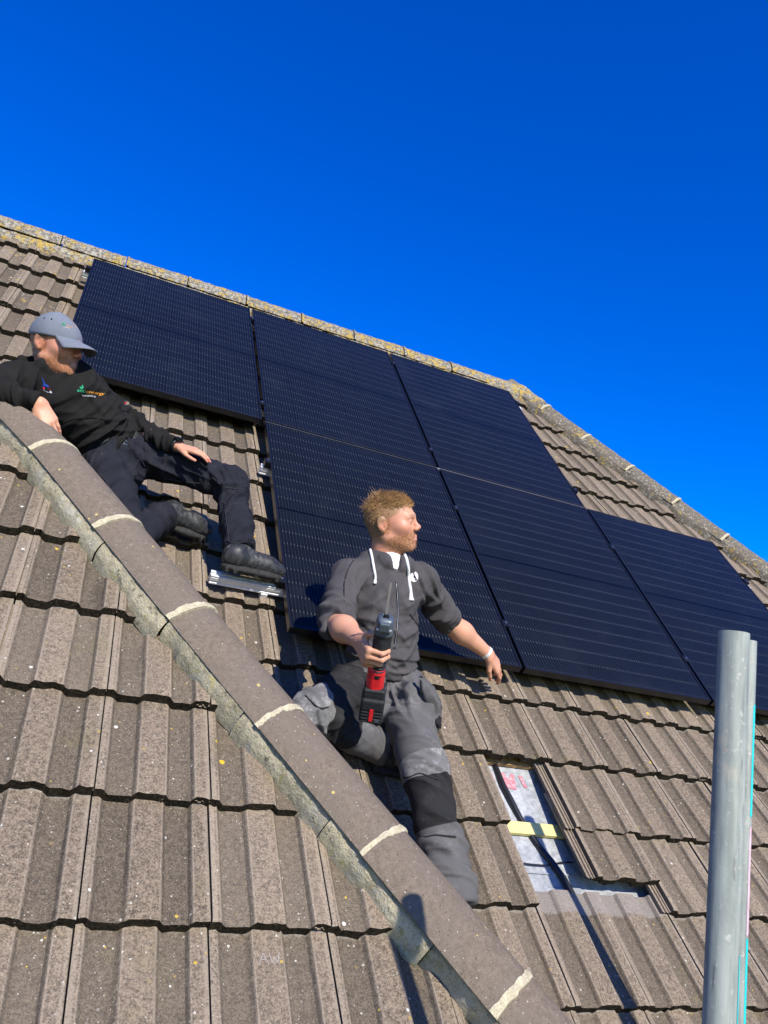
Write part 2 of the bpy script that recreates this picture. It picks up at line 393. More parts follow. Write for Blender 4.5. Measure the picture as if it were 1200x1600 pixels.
# half round ridge and hip tiles ------------------------------------------------
def arc_tile(length, rad, half, th=.016, seg=14, mat=None, lip=0.0, seed=0, rough=.0):
    q = random.Random(seed); vs = []; fs = []; L = max(3, int(length / .035)) if rough else 4
    for t in range(L + 1):
        y = .006 + (length - .012) * t / L
        for s_ in (0, 1):
            r = rad - th * s_ + (lip if t == 0 else 0)
            for i in range(seg + 1):
                a = -half + 2 * half * i / seg
                rr = r + (q.uniform(-rough, rough) if rough and not s_ else 0)
                vs.append((rr * math.sin(a), y, rr * math.cos(a) - rad))
    k = seg + 1; R = lambda t, s_, i: (t * 2 + s_) * k + i
    for t in range(L):
        for i in range(seg):
            fs.append((R(t, 0, i), R(t, 0, i + 1), R(t + 1, 0, i + 1), R(t + 1, 0, i)))
            fs.append((R(t, 1, i + 1), R(t, 1, i), R(t + 1, 1, i), R(t + 1, 1, i + 1)))
        for i in (0, seg): fs.append((R(t, 0, i), R(t + 1, 0, i), R(t + 1, 1, i), R(t, 1, i)))
    for t in (0, L):
        for i in range(seg): fs.append((R(t, 0, i), R(t, 1, i), R(t, 1, i + 1), R(t, 0, i + 1)))
    b = MB().add(vs, fs); me = b.me('arc_tile', mat); return autosmooth(me, 40)
def frame_along(d, up, at):
    y = d.normalized(); x = y.cross(up).normalized(); z = x.cross(y)
    return Matrix.Translation(at) @ Matrix((x, y, z)).transposed().to_4x4()
def joint_band(rad, half, mat, w=.027, seed=0):
    q = random.Random(seed); vs = []; fs = []; seg = 22
    for i in range(seg + 1):
        a = -half + 2 * half * i / seg; w0 = w * .5 * q.uniform(.75, 1.25); w1 = w * .5 * q.uniform(.75, 1.25)
        for y, rr in ((-w0, rad - .012), (-w0 * .8, rad + .0045), (0, rad + .0062 + q.uniform(-.001, .001)), (w1 * .8, rad + .0045), (w1, rad - .012)): vs.append((rr * math.sin(a), y, rr * math.cos(a) - rad))
    for i in range(seg):
        for j in range(4): fs.append((i * 5 + j, i * 5 + j + 1, i * 5 + 5 + j + 1, i * 5 + 5 + j))
    return autosmooth(MB().add(vs, fs).me('mortar_joint', mat), 50)
HR, HH = .140, math.radians(65)
hipL = .467
front_hip = [.238, -.148, -.53, -.905, -1.279, -1.66]
vs_j = [.238 + .3795 * i for i in range(1, -5, -1)]
tile_hip = [arc_tile(hipL, HR, HH, mat=M_HIP, seed=i) for i in range(3)]
up3 = zr - hipd * zr.dot(hipd); up3.normalize()
for i in range(-6, 2):                                    # joints every .38 up the slope
    v0 = .300 + .3795 * (i - 1) ; p = hipP(v0) + up3 * .078
    if v0 > .29: continue
    ln = hipL if v0 + .38 < .6 else .34
    fr = frame_along(hipd, zr, p)
    link('hip_tile', tile_hip[i % 3], house, fr @ Matrix.Rotation(rnd.uniform(-.011, .011), 4, 'Z') @ Matrix.Rotation(rnd.uniform(-.008, .008), 4, 'X') @ Matrix.Translation((rnd.uniform(-.004, .004), 0, rnd.uniform(-.003, .003))))
    link('mortar_joint', joint_band(HR, HH, M_JOINT, seed=i + 60), house, fr, label='pale yellow mortar joint across the hip tiles')
link('hip_tile', arc_tile(.30, HR, HH, mat=M_HIP), house, frame_along(hipd, zr, hipP(.68) + up3 * .052))
v0 = .300; p = hipP(v0) + up3 * .078; fr = frame_along(hipd, zr, p)
link('hip_tile', arc_tile(.47, HR, HH, mat=M_HIP), house, fr @ Matrix.Translation((0, 0, 0)) @ Matrix.Rotation(-.045, 4, 'X') @ Matrix.Rotation(.03, 4, 'Z')); link('mortar_joint', joint_band(HR, HH, M_JOINT, seed=77), house, fr, label='pale yellow mortar joint across the hip tiles')
# ridge of the wing running away behind the hip, and its other hip
pA = apex + zr * .062
link('ridge_tile', arc_tile(.46, HR, HH, mat=M_HIP), house, frame_along(wr_, zr, pA - wr_ * .03))
link('ridge_tile', arc_tile(.46, HR, HH, mat=M_HIP), house, frame_along(wr_, zr, pA + wr_ * .43))
hip2 = Vector((-CP, -1, 0)).normalized()
for i in range(6): link('hip_tile', tile_hip[i % 3], house, frame_along(hip2, zr, apex + up3 * .07 + hip2 * (.02 + .467 * i)))
# main ridge and far hip, lichened
rt = [arc_tile(.45, .135, math.radians(86), mat=M_RIDGE, seed=5 + i, rough=.003) for i in range(4)]
for i in range(-14, 10):
    x = -1.85 + .46 * i
    if x > 2.1: break
    link('ridge_tile', rt[i % 4], house, frame_along(Vector((1, 0, 0)), zr, Vector((x, V_R, N_M - .02)) + zr * (.062 + rnd.uniform(-.004, .004))) @ Matrix.Rotation(rnd.uniform(-.012, .012), 4, 'Z'))
    link('mortar_joint', joint_band(.135, math.radians(84), M_LICH, .02, seed=i), house, frame_along(Vector((1, 0, 0)), zr, Vector((x, V_R, N_M - .02)) + zr * .062))
rt2 = [arc_tile(.45, .15, math.radians(72), mat=M_HIP2, seed=15 + i, rough=.0025) for i in range(4)]
for i in range(0, 19):
    p = Vector((H_R - CP * V_R, V_R, N_M - .02)) - hipd * (.467 * (i + 1) - .12) + up3 * (.070 + rnd.uniform(-.004, .004))
    fr = frame_along(hipd, zr, p)
    link('hip_tile', rt2[i % 4], house, fr @ Matrix.Rotation(rnd.uniform(-.012, .012), 4, 'Z'))
    link('mortar_joint', joint_band(.15, math.radians(70), M_JOINT, .022, seed=i + 30), house, fr)
APEX_MORTAR = True

# mortar bedding along the hips and the ridge -----------------------------------
def bedding(P, along, across, out, length, w0, w1, seed, rise, name, mat, step=.008, nx=9):
    """strip from the bedding edge on the tiles (t=0) up under the hip tile edge (t=1)"""
    vs = []; fs = []; ed = []; n_ = int(length / step)
    for i in range(n_ + 1):
        y = i * step
        a = mnoise.noise(Vector((y * 5, seed, 0))) * .018 + mnoise.noise(Vector((y * 22, seed, 3))) * .008 + mnoise.noise(Vector((y * 70, seed, 5))) * .003
        for j in range(nx + 1):
            t = j / nx; x = (w0 + a) * (1 - t) + w1 * t
            h = rise * (t ** .8) + .010 * math.sin(math.pi * min(1, t * 1.1)) + mnoise.noise(Vector((y * 30, x * 30, seed))) * .005 + mnoise.noise(Vector((y * 90, x * 90, seed + 4))) * .0025 + mnoise.noise(Vector((y * 9, x * 9, seed + 8))) * .007
            if j == 0: h = -.035
            vs.append(P + along * y + across * x + out * h); ed.append(t)
    for i in range(n_):
        for j in range(nx): b = i * (nx + 1) + j; fs.append((b, b + 1, b + nx + 2, b + nx + 1))
    me = mesh(name, vs, fs, mat, True, None, {'edge': ed}); return link(name, me, house)
eL = Vector((-1, -CP, 0)).normalized()
y0 = -2.45
edges = [-2.45, -2.06, -1.76, -1.437, -1.112, -.787, -.462, -.137, .188, .513, .80]
for i in range(len(edges) - 1):                           # one lump of bedding per course, stepping with the tiles
    va, vb = edges[i], edges[i + 1]; ln = (vb - va) / hipd.y
    P = Vector((H_L - CP * va, va, N_L - .012))
    bedding(P, hipd, eL, Vector((0, 0, 1)), ln + .004, .119 + .0035 * min(i, 7) - .005 * (i % 3), .102, 3.1 + i * 7.7, .062, 'mortar_bedding', M_MORTAR)
for i in range(8):
    P = Vector((H_R - CP * V_R, V_R, N_M - .012)) - hipd * (.6 * (i + 1))
    bedding(P, hipd, eL, Vector((0, 0, 1)), .604, .165, .10, 43.1 + i * 5.1, .052, 'mortar_bedding', M_HIP2, .02, 5)
for i in range(10):
    bedding(Vector((-3.6 + .6 * i, V_R, N_M - .03)), Vector((1, 0, 0)), Vector((0, -1, 0)), Vector((0, 0, 1)), .604, .235, .14, 83.1 + i * 5.1, .050, 'mortar_bedding', M_LICH, .02, 5)

# the hole: battens, cable, print on the underlay -------------------------------
def batten(u0, u1, v0, v1, m):
    b = MB().box((u0, v0, -.200), (u1, v1, -.184), 0, .0015); link('batten', b.me('batten', m), house)
batten(.60, 1.42, -.748, -.695, M_TIMBER); batten(.50, 1.8, -.418, -.372, M_TIMBER_OLD); batten(.5, 1.9, -1.075, -1.03, M_TIMBER_OLD)

def pink_print():
    m = Mat('pink_print', .6, .2); co = m.coord(); n1 = m.noise(co, 60, 5, .7); m.set('Base Color', m.mix((.50, .17, .19), (.44, .36, .36), n1.step(.46, .62) * .8)); m.bump(n1, .6, .006); return m.m
M_PINK = pink_print(); M_CABLE = plain('black_conduit', (.012, .012, .013), .38, .5)
NU = -.203
def flat(poly, nm): link(nm, mesh(nm, [(x, y, NU) for x, y in poly], [tuple(range(len(poly)))], M_PINK), house)
flat([(.872, -.455), (.905, -.447), (.925, -.462), (.930, -.49), (.922, -.515), (.902, -.532), (.880, -.535), (.872, -.52)], 'printed_letter')
flat([(.965, -.447), (.985, -.447), (1.0, -.478), (1.012, -.462), (1.02, -.447), (1.035, -.452), (1.022, -.53), (.972, -.522)], 'printed_letter')
flat([(1.055, -.455), (1.075, -.452), (1.082, -.515), (1.065, -.51)], 'printed_letter')
lapb = MB()
for t in range(2):
    lapb.box((.80, -.905 - .085 * t, NU - .001), (1.5, -.90 - .06 * t, NU + .003))
link('underlay_lap', lapb.me('underlay_lap', M_UNDER), house)
cb = MB().tube([(.955, -.33, -.203), (.952, -.43, -.201), (.953, -.52, -.195), (.968, -.60, -.194), (.985, -.67, -.200), (1.002, -.722, -.2015), (1.020, -.775, -.200), (1.055, -.855, -.193), (1.082, -.93, -.190), (1.092, -.99, -.188), (1.10, -1.08, -.190)], .0130, 14)
link('cable', autosmooth(cb.me('cable', M_CABLE), 60), None, ROOF, label='thick black cable running down inside the gap in the roof tiles', cat='cable')
cw = MB().tube([(.90, -.868, -.196), (.96, -.872, -.195), (1.03, -.872, -.196), (1.10, -.855, -.196), (1.16, -.85, -.196)], .0032, 8)
link('wire', autosmooth(cw.me('wire', M_CABLE), 60), None, ROOF, label='thin black wire lying across the underlay in the tile gap', cat='wire')
# scratched initials on a tile of the wing
M_CHALK = plain('scratch_mark', (.30, .27, .235), .9, .1)
def scratch(pts, w=.0022):
    b = MB()
    for (x0, y0), (x1, y1) in zip(pts[:-1], pts[1:]):
        d = Vector((x1 - x0, y1 - y0, 0)); nn = Vector((-d.y, d.x, 0)).normalized() * w * .5
        b.add([(x0 - nn.x, y0 - nn.y, 0), (x1 - nn.x, y1 - nn.y, 0), (x1 + nn.x, y1 + nn.y, 0), (x0 + nn.x, y0 + nn.y, 0)], [(0, 1, 2, 3)])
    return b
aw = MB()
for st in ([(0, 0), (.011, .026), (.022, .001)], [(.004, .010), (.019, .011)], [(.026, .027), (.031, .002), (.038, .018), (.044, .003), (.050, .029)]):
    q = scratch(st); aw.add(q.v, q.f)
aw_me = aw.me('scratched_initials', M_CHALK)
link('scratched_initials', aw_me, house, Matrix.Translation((-.318, -1.515, N_L - .247 * TILT + .0016)) @ Matrix.Rotation(-TILT, 4, 'X'), label='pale scratched letters AW on a tile')

# walls and ground under the roof
hw = MB().box((-9, -1.0, 0), (6.9, 6, 1))
wl = MB()
def Wz(x, y, z): return ROOF.inverted() @ Vector((x, y, z))
def wbox(x0, y0, z0, x1, y1, z1):
    wl.add([Wz(x, y, z) for x, y, z in ((x0, y0, z0), (x1, y0, z0), (x1, y1, z0), (x0, y1, z0), (x0, y0, z1), (x1, y0, z1), (x1, y1, z1), (x0, y1, z1))], [(0, 3, 2, 1), (4, 5, 6, 7), (0, 1, 5, 4), (1, 2, 6, 5), (2, 3, 7, 6), (3, 0, 4, 7)])
wbox(-8.8, -2.6, -6.2, 7.6, 8.0, -3.05)
wbox(-3.4, -2.55, -6.19, 1.2, -2.45, -2.65)
link('wall', wl.me('wall', M_BRICK), house)
link('rear_slope', mesh('rear_slope', [Wz(-9, V_R * CP + .1, V_R * SP - .17), Wz(H_R - CP * V_R, V_R * CP + .1, V_R * SP - .17), Wz(8.2, 8.4, -3.05), Wz(-9, 8.4, -3.05)], [(0, 1, 2, 3)], M_TILE, False, None, {'wear': [0] * 4}), house)
link('hip_end_slope', mesh('hip_end_slope', [Wz(H_R - CP * V_R + .05, V_R * CP + .1, V_R * SP - .19), Wz(8.2, -2.9, -3.05), Wz(8.2, 8.4, -3.05)], [(0, 1, 2)], M_TILE, False, None, {'wear': [0] * 3}), house)
M_GROUND = plain('grass_ground', (.07, .10, .035), .95, .05, var=.35, sc=3)
link('ground', mesh('ground', [(-600, -600, -6.2), (600, -600, -6.2), (600, 600, -6.2), (-600, 600, -6.2)], [(0, 1, 2, 3)], M_GROUND), kind='structure', label='grass ground far below the house')
# ================================================================== SOLAR PANELS
PW, PH, PG, FR = 1.134, 1.722, .020, .0105
M_FRAME = plain('black_anodised', (.010, .011, .013), .32, .5, metal=.3, var=.15)
def panel_glass():
    m = Mat('solar_glass', .09, .13); uv = m.n('ShaderNodeUVMap').outputs[0]; x, y, _ = m.sep(uv)
    mid = (y - PH / 2).abs().lt(.0065)
    ch = (PH - .026 - .013) / 18; cw = (PW - .026) / 6
    yy = (y - .013 - (y.gt(PH / 2)) * .013) / ch; xx = (x - .013) / cw
    fy = yy.frac(); fx = xx.frac()
    gap_y = (fy - .5).abs().gt(.5 - .0012 / ch); gap_x = (fx - .5).abs().gt(.5 - .0012 / cw)
    bus = ((xx * 11.0).frac() - .5).abs()
    fine = bus.lt(.5 * .0011 / (cw / 11)); dot = bus.lt(.5 * .0036 / (cw / 11)) * (fy - .5).abs().gt(.5 - .0062 / ch) * (y - PH / 2).abs().gt(.02)
    v_ = m.n('ShaderNodeVectorMath'); v_.operation = 'FLOOR'
    cx = m.n('ShaderNodeCombineXYZ'); m.t.links.new(xx.k, cx.inputs[0]); m.t.links.new(yy.k, cx.inputs[1]); m.t.links.new(cx.outputs[0], v_.inputs[0])
    wn = m.n('ShaderNodeTexWhiteNoise'); wn.noise_dimensions = '2D'; m.t.links.new(v_.outputs[0], wn.inputs['Vector'])
    cellr = X(m.t, wn.outputs['Value'])
    c = m.mix((.0056, .0068, .0088), (.0064, .0082, .0112), cellr)
    c = m.mix(c, (.034, .042, .060), fine * .8)
    c = m.mix(c, (.0022, .0024, .0030), (gap_y + gap_x).clamp())
    c = m.mix(c, (.0022, .0024, .0030), mid)
    edge = (x.lt(.013) + x.gt(PW - .013) + y.lt(.013) + y.gt(PH - .013)).clamp()
    c = m.mix(c, (.0022, .0024, .0030), edge)
    n0 = m.noise(m.coord('Object', 3.0), 7, 3)
    c = m.mix(c, (.080, .084, .084), dot * (1 - mid) * (1 - edge) * (n0 * .9 + .25).clamp())
    n1 = m.noise(m.coord('Object', 4.0), 3.5, 5, .6); n2 = m.noise(m.coord('Object', 2.0), 260, 2)
    c = m.mix(c, (.09, .10, .12), n1.step(.52, .78) * .05 + n2.step(.72, .76) * .04)
    m.set('Base Color', c); m.set('Roughness', (n1 * .10 + .06)); m.set('Coat Weight', 0.0)
    return m.m
M_GLASS = panel_glass()
def panel_meshes():
    f = MB()
    for lo, hi in (((0, 0, -.035), (PW, FR, 0)), ((0, PH - FR, -.035), (PW, PH, 0)), ((0, FR, -.035), (FR, PH - FR, 0)), ((PW - FR, FR, -.035), (PW, PH - FR, 0))):
        f.box(lo, hi, 0, .0009)
    fr = f.me('frame', M_FRAME)
    g = mesh('glass', [(FR - .001, FR - .001, -.0022), (PW - FR + .001, FR - .001, -.0022), (PW - FR + .001, PH - FR + .001, -.0022), (FR - .001, PH - FR + .001, -.0022)] + [(FR - .001, FR - .001, -.007), (PW - FR + .001, FR - .001, -.007), (PW - FR + .001, PH - FR + .001, -.007), (FR - .001, PH - FR + .001, -.007)],
             [(0, 1, 2, 3), (7, 6, 5, 4), (0, 4, 5, 1), (1, 5, 6, 2), (2, 6, 7, 3), (3, 7, 4, 0)], M_GLASS)
    uv = g.uv_layers.new(name='UVMap')
    for l in g.loops: uv.data[l.index].uv = g.vertices[l.vertex_index].co.xy
    return fr, g
FRM, GLS = panel_meshes()
PL = [(-1, 1, 'black solar panel ending the upper row, right behind the man in the cap'),
      (0, 1, 'black solar panel in the middle of the upper row, under the ridge'),
      (1, 1, 'black solar panel of the upper row beside the far hip, where the ridge ends'),
      (0, 0, 'black solar panel of the lower row directly behind the bareheaded man'),
      (1, 0, 'black solar panel in the middle of the lower row, above the gap in the tiles'),
      (2, 0, 'black solar panel of the lower row partly behind the scaffold tubes')]
for cx_, cy_, lab in PL:
    t = empty('solar_panel', ROOF @ Matrix.Translation((cx_ * (PW + PG), cy_ * (PH + PG), rnd.uniform(-.001, .001))), label=lab, cat='solar panel', group='solar panels mounted on the roof')
    link('frame', FRM, t); link('glass', GLS, t)
# rails and clamps
M_ALU = plain('rail_aluminium', (.74, .75, .75), .45, .5, metal=.25, var=.08, sc=80, bump=.1); M_BOLT = plain('bolt_steel', (.35, .35, .36), .35, .5, metal=.9)
def rail(v, u0, u1, clamps, ends, label):
    t = empty('mounting_rail', ROOF @ Matrix.Translation((u0, v, -.0365)), label=label, cat='mounting rail', group='aluminium rails under the panels')
    pr = [(-.020, -.044), (.020, -.044), (.020, -.036), (.016, -.034), (.016, -.026), (.020, -.024), (.020, -.010), (.016, -.008), (.020, -.006), (.020, 0), (.006, 0), (.006, -.008), (-.006, -.008), (-.006, 0), (-.020, 0), (-.020, -.006), (-.016, -.008), (-.020, -.010), (-.020, -.024), (-.016, -.026), (-.016, -.034), (-.020, -.036)]
    fr = Matrix(((0, 0, 1, 0), (1, 0, 0, 0), (0, 1, 0, 0), (0, 0, 0, 1)))
    link('rail_bar', MB().prism(pr, 0, u1 - u0, fr).me('rail_bar', M_ALU), t)
    for u in clamps:
        b = MB().box((-PG * .5 + .001, -.022, -.030), (PG * .5 - .001, .022, .0035), 0, .001).box((-.019, -.022, .0005), (.019, .022, .0045), 0, .001)
        o = link('clamp', b.me('clamp', M_FRAME), t, Matrix.Translation((u - u0, 0, .0365)))
        link('bolt', autosmooth(MB().tube([(0, 0, .0045), (0, 0, .0095)], .0062, 10).me('bolt', M_BOLT)), o)
    for u, sg in ends:
        b = MB().box((-.030 if sg < 0 else .001, -.022, -.035), (-.001 if sg < 0 else .030, .022, .001), 0, .001).box((-.030 if sg < 0 else -.009, -.022, .001), (.009 if sg < 0 else .030, .022, .0045), 0, .001)
        o = link('clamp', b.me('clamp', M_FRAME), t, Matrix.Translation((u - u0, 0, .0365)))
        link('bolt', autosmooth(MB().tube([(sg * .014, 0, .0045), (sg * .014, 0, .0095)], .0062, 10).me('bolt', M_BOLT)), o)
    for u in [u0 + .25 + 1.0 * i for i in range(int((u1 - u0) / 1.0) + 1)]:          # roof hooks down to the tiles
        link('roof_hook', MB().box((u - u0 - .015, -.025, -.098), (u - u0 + .015, .03, -.044), 0, .002).me('roof_hook', M_ALU), t)
c1, c2 = PW + PG * .5, 2 * PW + PG * 1.5
rail(.295, -.318, 3.52, [c1, c2], [(0, -1), (3 * PW + 2 * PG, 1)], 'silver rail whose free end carries the boot of the capped man')
rail(1.283, -.040, 3.52, [c1, c2], [(0, -1), (3 * PW + 2 * PG, 1)], 'silver rail whose short end shows beside the lower panels, above the long one')
rail(1.947, -1.17, 2.33, [-PG * .5, c1], [(-PW - PG, -1), (c2 - PG * .5, 1)], 'aluminium rail under the lower half of the upper panel row')
rail(3.262, -1.195, 2.36, [-PG * .5, c1], [(-PW - PG, -1), (c2 - PG * .5, 1)], 'aluminium rail near the ridge with its end sticking out beside the top panel')
# ================================================================== SCAFFOLD TUBES
def galv():
    m = Mat('galvanised_steel', .48, .3); co = m.coord('Object', 5.0); n1 = m.noise(m.scale(co, (30, 30, 5)), 1.0, 5, .65); n2 = m.noise(co, 90, 4, .6); n3 = m.noise(m.scale(co, (60, 60, 3)), 1.0, 3)
    c = m.mix((.140, .160, .138), (.295, .318, .272), (n1 * .6 + n3 * .4).step(.33, .67)); c = m.mix(c, (.48, .47, .40), n2.step(.58, .72) * .45)
    c = m.mix(c, (.10, .10, .09), m.noise(m.scale(co, (80, 80, 9)), 1.0, 3).step(.62, .70) * .7); c = m.mix(c, (.52, .50, .44), m.spots(co, 60, .10, .22) * n1.step(.4, .6) * .6); c = m.mix(c, (.30, .17, .08), n2.step(.64, .72) * n3.step(.5, .6) * .7); c = m.mix(c, (.42, .36, .25), m.noise(co, 12, 4).step(.62, .75) * .4)
    m.set('Base Color', c); m.set('Metallic', .12); m.set('Roughness', n1 * .25 + .50); m.bump(n1 + n2, .25, .002); return m.m
M_GALV = galv()
def turq():
    m = Mat('turquoise_paint', .5, .4); co = m.coord(); n1 = m.noise(m.scale(co, (90, 90, 25)), 1.0, 4)
    m.set('Base Color', m.mix((.0, .44, .46), (.02, .62, .62), n1)); m.set('Alpha', n1.step(.30, .36)); return m.m
M_TURQ = turq(); M_PKP = plain('pink_paint', (.62, .42, .48), .6)
def tube_obj(top, length, rad, label, group='scaffold tubes', paint=()):
    t = empty('scaffold_tube', Matrix.Translation(top - Vector((0, 0, length))), label=label, cat='scaffold tube', group=group)
    ri = rad - .004; seg = 40; vs = []; fs = []
    for r, z in ((rad, 0), (rad, length - .0012), (rad - .001, length), (ri, length), (ri, length - .25), (ri, 0)):
        vs += [(r * math.cos(2 * math.pi * i / seg), r * math.sin(2 * math.pi * i / seg), z) for i in range(seg)]
    for k in range(5):
        for i in range(seg): j = (i + 1) % seg; fs.append((k * seg + i, k * seg + j, (k + 1) * seg + j, (k + 1) * seg + i))
    link('tube', autosmooth(MB().add(vs, fs).me('tube', M_GALV), 40), t)
    for a0, a1, z0, z1, m in paint:                       # paint marks: thin films round the tube
        vs = []; fs = []; na = 10; nz = max(2, int((z1 - z0) / .01))
        for k in range(nz + 1):
            for i in range(na + 1):
                a = a0 + (a1 - a0) * i / na; z = length - z1 + (z1 - z0) * k / nz + (mnoise.noise(Vector((i * 1.3, k * .1, z0 * 9))) * .012 if k in (0, nz) else 0)
                vs.append(((rad + .0006) * math.cos(a), (rad + .0006) * math.sin(a), z))
        for k in range(nz):
            for i in range(na): b = k * (na + 1) + i; fs.append((b, b + 1, b + na + 2, b + na + 1))
        link('paint_mark', mesh('paint_mark', vs, fs, m, True), t)
    return t

t = empty('gap_line_strip', ROOF @ Matrix.Translation((0, PH + .004, -.0065)), label='thin grey metal strip added for the light line in the gap between the two panel rows', cat='metal strip')  # strip added to give the light grey line in the row gap
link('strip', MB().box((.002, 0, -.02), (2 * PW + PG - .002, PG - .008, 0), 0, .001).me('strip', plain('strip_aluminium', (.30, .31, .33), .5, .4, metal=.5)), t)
tube_obj(Vector((0.1398, -2.1752, -0.0533)), 5.9, .0251, 'thick galvanised scaffold tube standing nearest the camera, the taller of the two', paint=[(-1.15, -.75, .50, .66, M_TURQ)])
tube_obj(Vector((1.1303, -1.2937, 0.1041)), 5.6, .0243, 'scaffold tube with turquoise paint down its edge, farther off behind the taller tube', paint=[(-1.5, -.6, .20, .53, M_TURQ), (-1.5, -.6, .56, .86, M_PKP), (-1.5, -.6, .87, 1.25, M_TURQ)])
# ================================================================== smooth solid modelling for the figures (distance fields -> mesh)
F32 = np.float32
def V3(*a): return np.array(a if len(a) == 3 else a[0], dtype=np.float64)
def unit(a): a = np.asarray(a, float); return a / np.linalg.norm(a)
class Field:
    def __init__(s): s.p = []
    def add(s, fn, lo, hi, k, op='u'): s.p.append((fn, np.asarray(lo, float), np.asarray(hi, float), k, op)); return s
    def cap(s, a, b, ra, rb=None, k=.02, op='u', flat=None, ratio=1.0):
        a = V3(a); b = V3(b); rb = ra if rb is None else rb; ab = b - a; L2 = max(ab @ ab, 1e-12); f_ = unit(flat) if flat is not None else None
        def fn(P):
            Q = P - a
            t = np.clip((Q @ ab) / L2, 0, 1); D = Q - t[..., None] * ab
            if f_ is not None:
                c = D @ f_; dd = np.sqrt(np.maximum((D * D).sum(-1) - c * c, 0) + (c / ratio) ** 2)
                return (dd - (ra + (rb - ra) * t)) * min(1.0, ratio)
            return np.sqrt((D * D).sum(-1)) - (ra + (rb - ra) * t)
        m = max(ra, rb) * max(1.0, ratio); return s.add(fn, np.minimum(a, b) - m, np.maximum(a, b) + m, k, op)
    def ell(s, c, r, R=None, k=.02, op='u'):
        c = V3(c); r = V3(r); R = np.eye(3) if R is None else np.asarray(R, float)   # rows of R: local axes
        def fn(P):
            Q = (P - c) @ R.T; k0 = np.sqrt(((Q / r) ** 2).sum(-1)); k1 = np.sqrt(((Q / r ** 2) ** 2).sum(-1)); return k0 * (k0 - 1) / np.maximum(k1, 1e-6)
        m = np.sqrt(((R.T * r) ** 2).sum(1)); return s.add(fn, c - m, c + m, k, op)
    def box(s, c, h, R=None, rr=.005, k=.005, op='u'):
        c = V3(c); h = V3(h); R = np.eye(3) if R is None else np.asarray(R, float)
        def fn(P):
            Q = np.abs((P - c) @ R.T) - (h - rr); return np.sqrt((np.maximum(Q, 0) ** 2).sum(-1)) + np.minimum(Q.max(-1), 0) - rr
        m = np.abs(R.T) @ h; return s.add(fn, c - m, c + m, k, op)
    def loft(s, a, b, side, st, k=.02, op='u'):
        """st: list of (t, half width, half depth, shift towards the front); round ends"""
        a = V3(a); b = V3(b); L = np.linalg.norm(b - a); ax = (b - a) / L; sd = np.asarray(side, float); sd = unit(sd - ax * (sd @ ax)); fr = np.cross(ax, sd)
        T = np.array(st, float)
        def fn(P):
            Q = P - a; h = Q @ ax; t = np.clip(h / L, 0, 1); A = np.interp(t, T[:, 0], T[:, 1]); B = np.interp(t, T[:, 0], T[:, 2]); O = np.interp(t, T[:, 0], T[:, 3])
            x = Q @ sd; y = Q @ fr - O; e = h - t * L; m = np.minimum(A, B)
            q = np.sqrt((x / A) ** 2 + (y / B) ** 2 + (e / (m * .6)) ** 2)
            g = np.sqrt((x / A ** 2) ** 2 + (y / B ** 2) ** 2 + (e / (m * .6) ** 2) ** 2)
            return q * (q - 1) / np.maximum(g, 1e-6)
        m = T[:, 1:3].max() * 1.05 + np.abs(T[:, 3]).max(); return s.add(fn, np.minimum(a, b) - m, np.maximum(a, b) + m, k, op)
    def mesh(s, h):
        lo = np.min([p[1] for p in s.p if p[4] == 'u'], 0) - 3 * h; hi = np.max([p[2] for p in s.p if p[4] == 'u'], 0) + 3 * h
        n_ = np.ceil((hi - lo) / h).astype(int) + 1; D = np.full(tuple(n_), .2, F32)
        axs = [lo[i] + h * np.arange(n_[i]) for i in range(3)]
        for fn, a, b, k, op in s.p:
            mg = max(k, 0) + 3 * h
            i0 = np.maximum(np.floor((a - mg - lo) / h).astype(int), 0); i1 = np.minimum(np.ceil((b + mg - lo) / h).astype(int) + 1, n_)
            if (i1 <= i0).any(): continue
            sl = tuple(slice(i0[i], i1[i]) for i in range(3))
            P = np.stack(np.meshgrid(*[axs[i][sl[i]] for i in range(3)], indexing='ij'), -1)
            d = fn(P).astype(F32); o = D[sl]
            if op == 'u':
                if k > 0: q = np.maximum(k - np.abs(o - d), 0) / k; D[sl] = np.minimum(o, d) - q * q * k * .25
                else: D[sl] = np.minimum(o, d)
            elif op == 's':
                if k > 0: q = np.maximum(k - np.abs(o + d), 0) / k; D[sl] = np.maximum(o, -d) + q * q * k * .25
                else: D[sl] = np.maximum(o, -d)
            elif op == 'cut':                              # fn is a half-space bounded by its box
                D[sl] = np.maximum(o, -d)
        D[0] = D[-1] = .2; D[:, 0] = D[:, -1] = .2; D[:, :, 0] = D[:, :, -1] = .2
        return nets(D, lo, h)
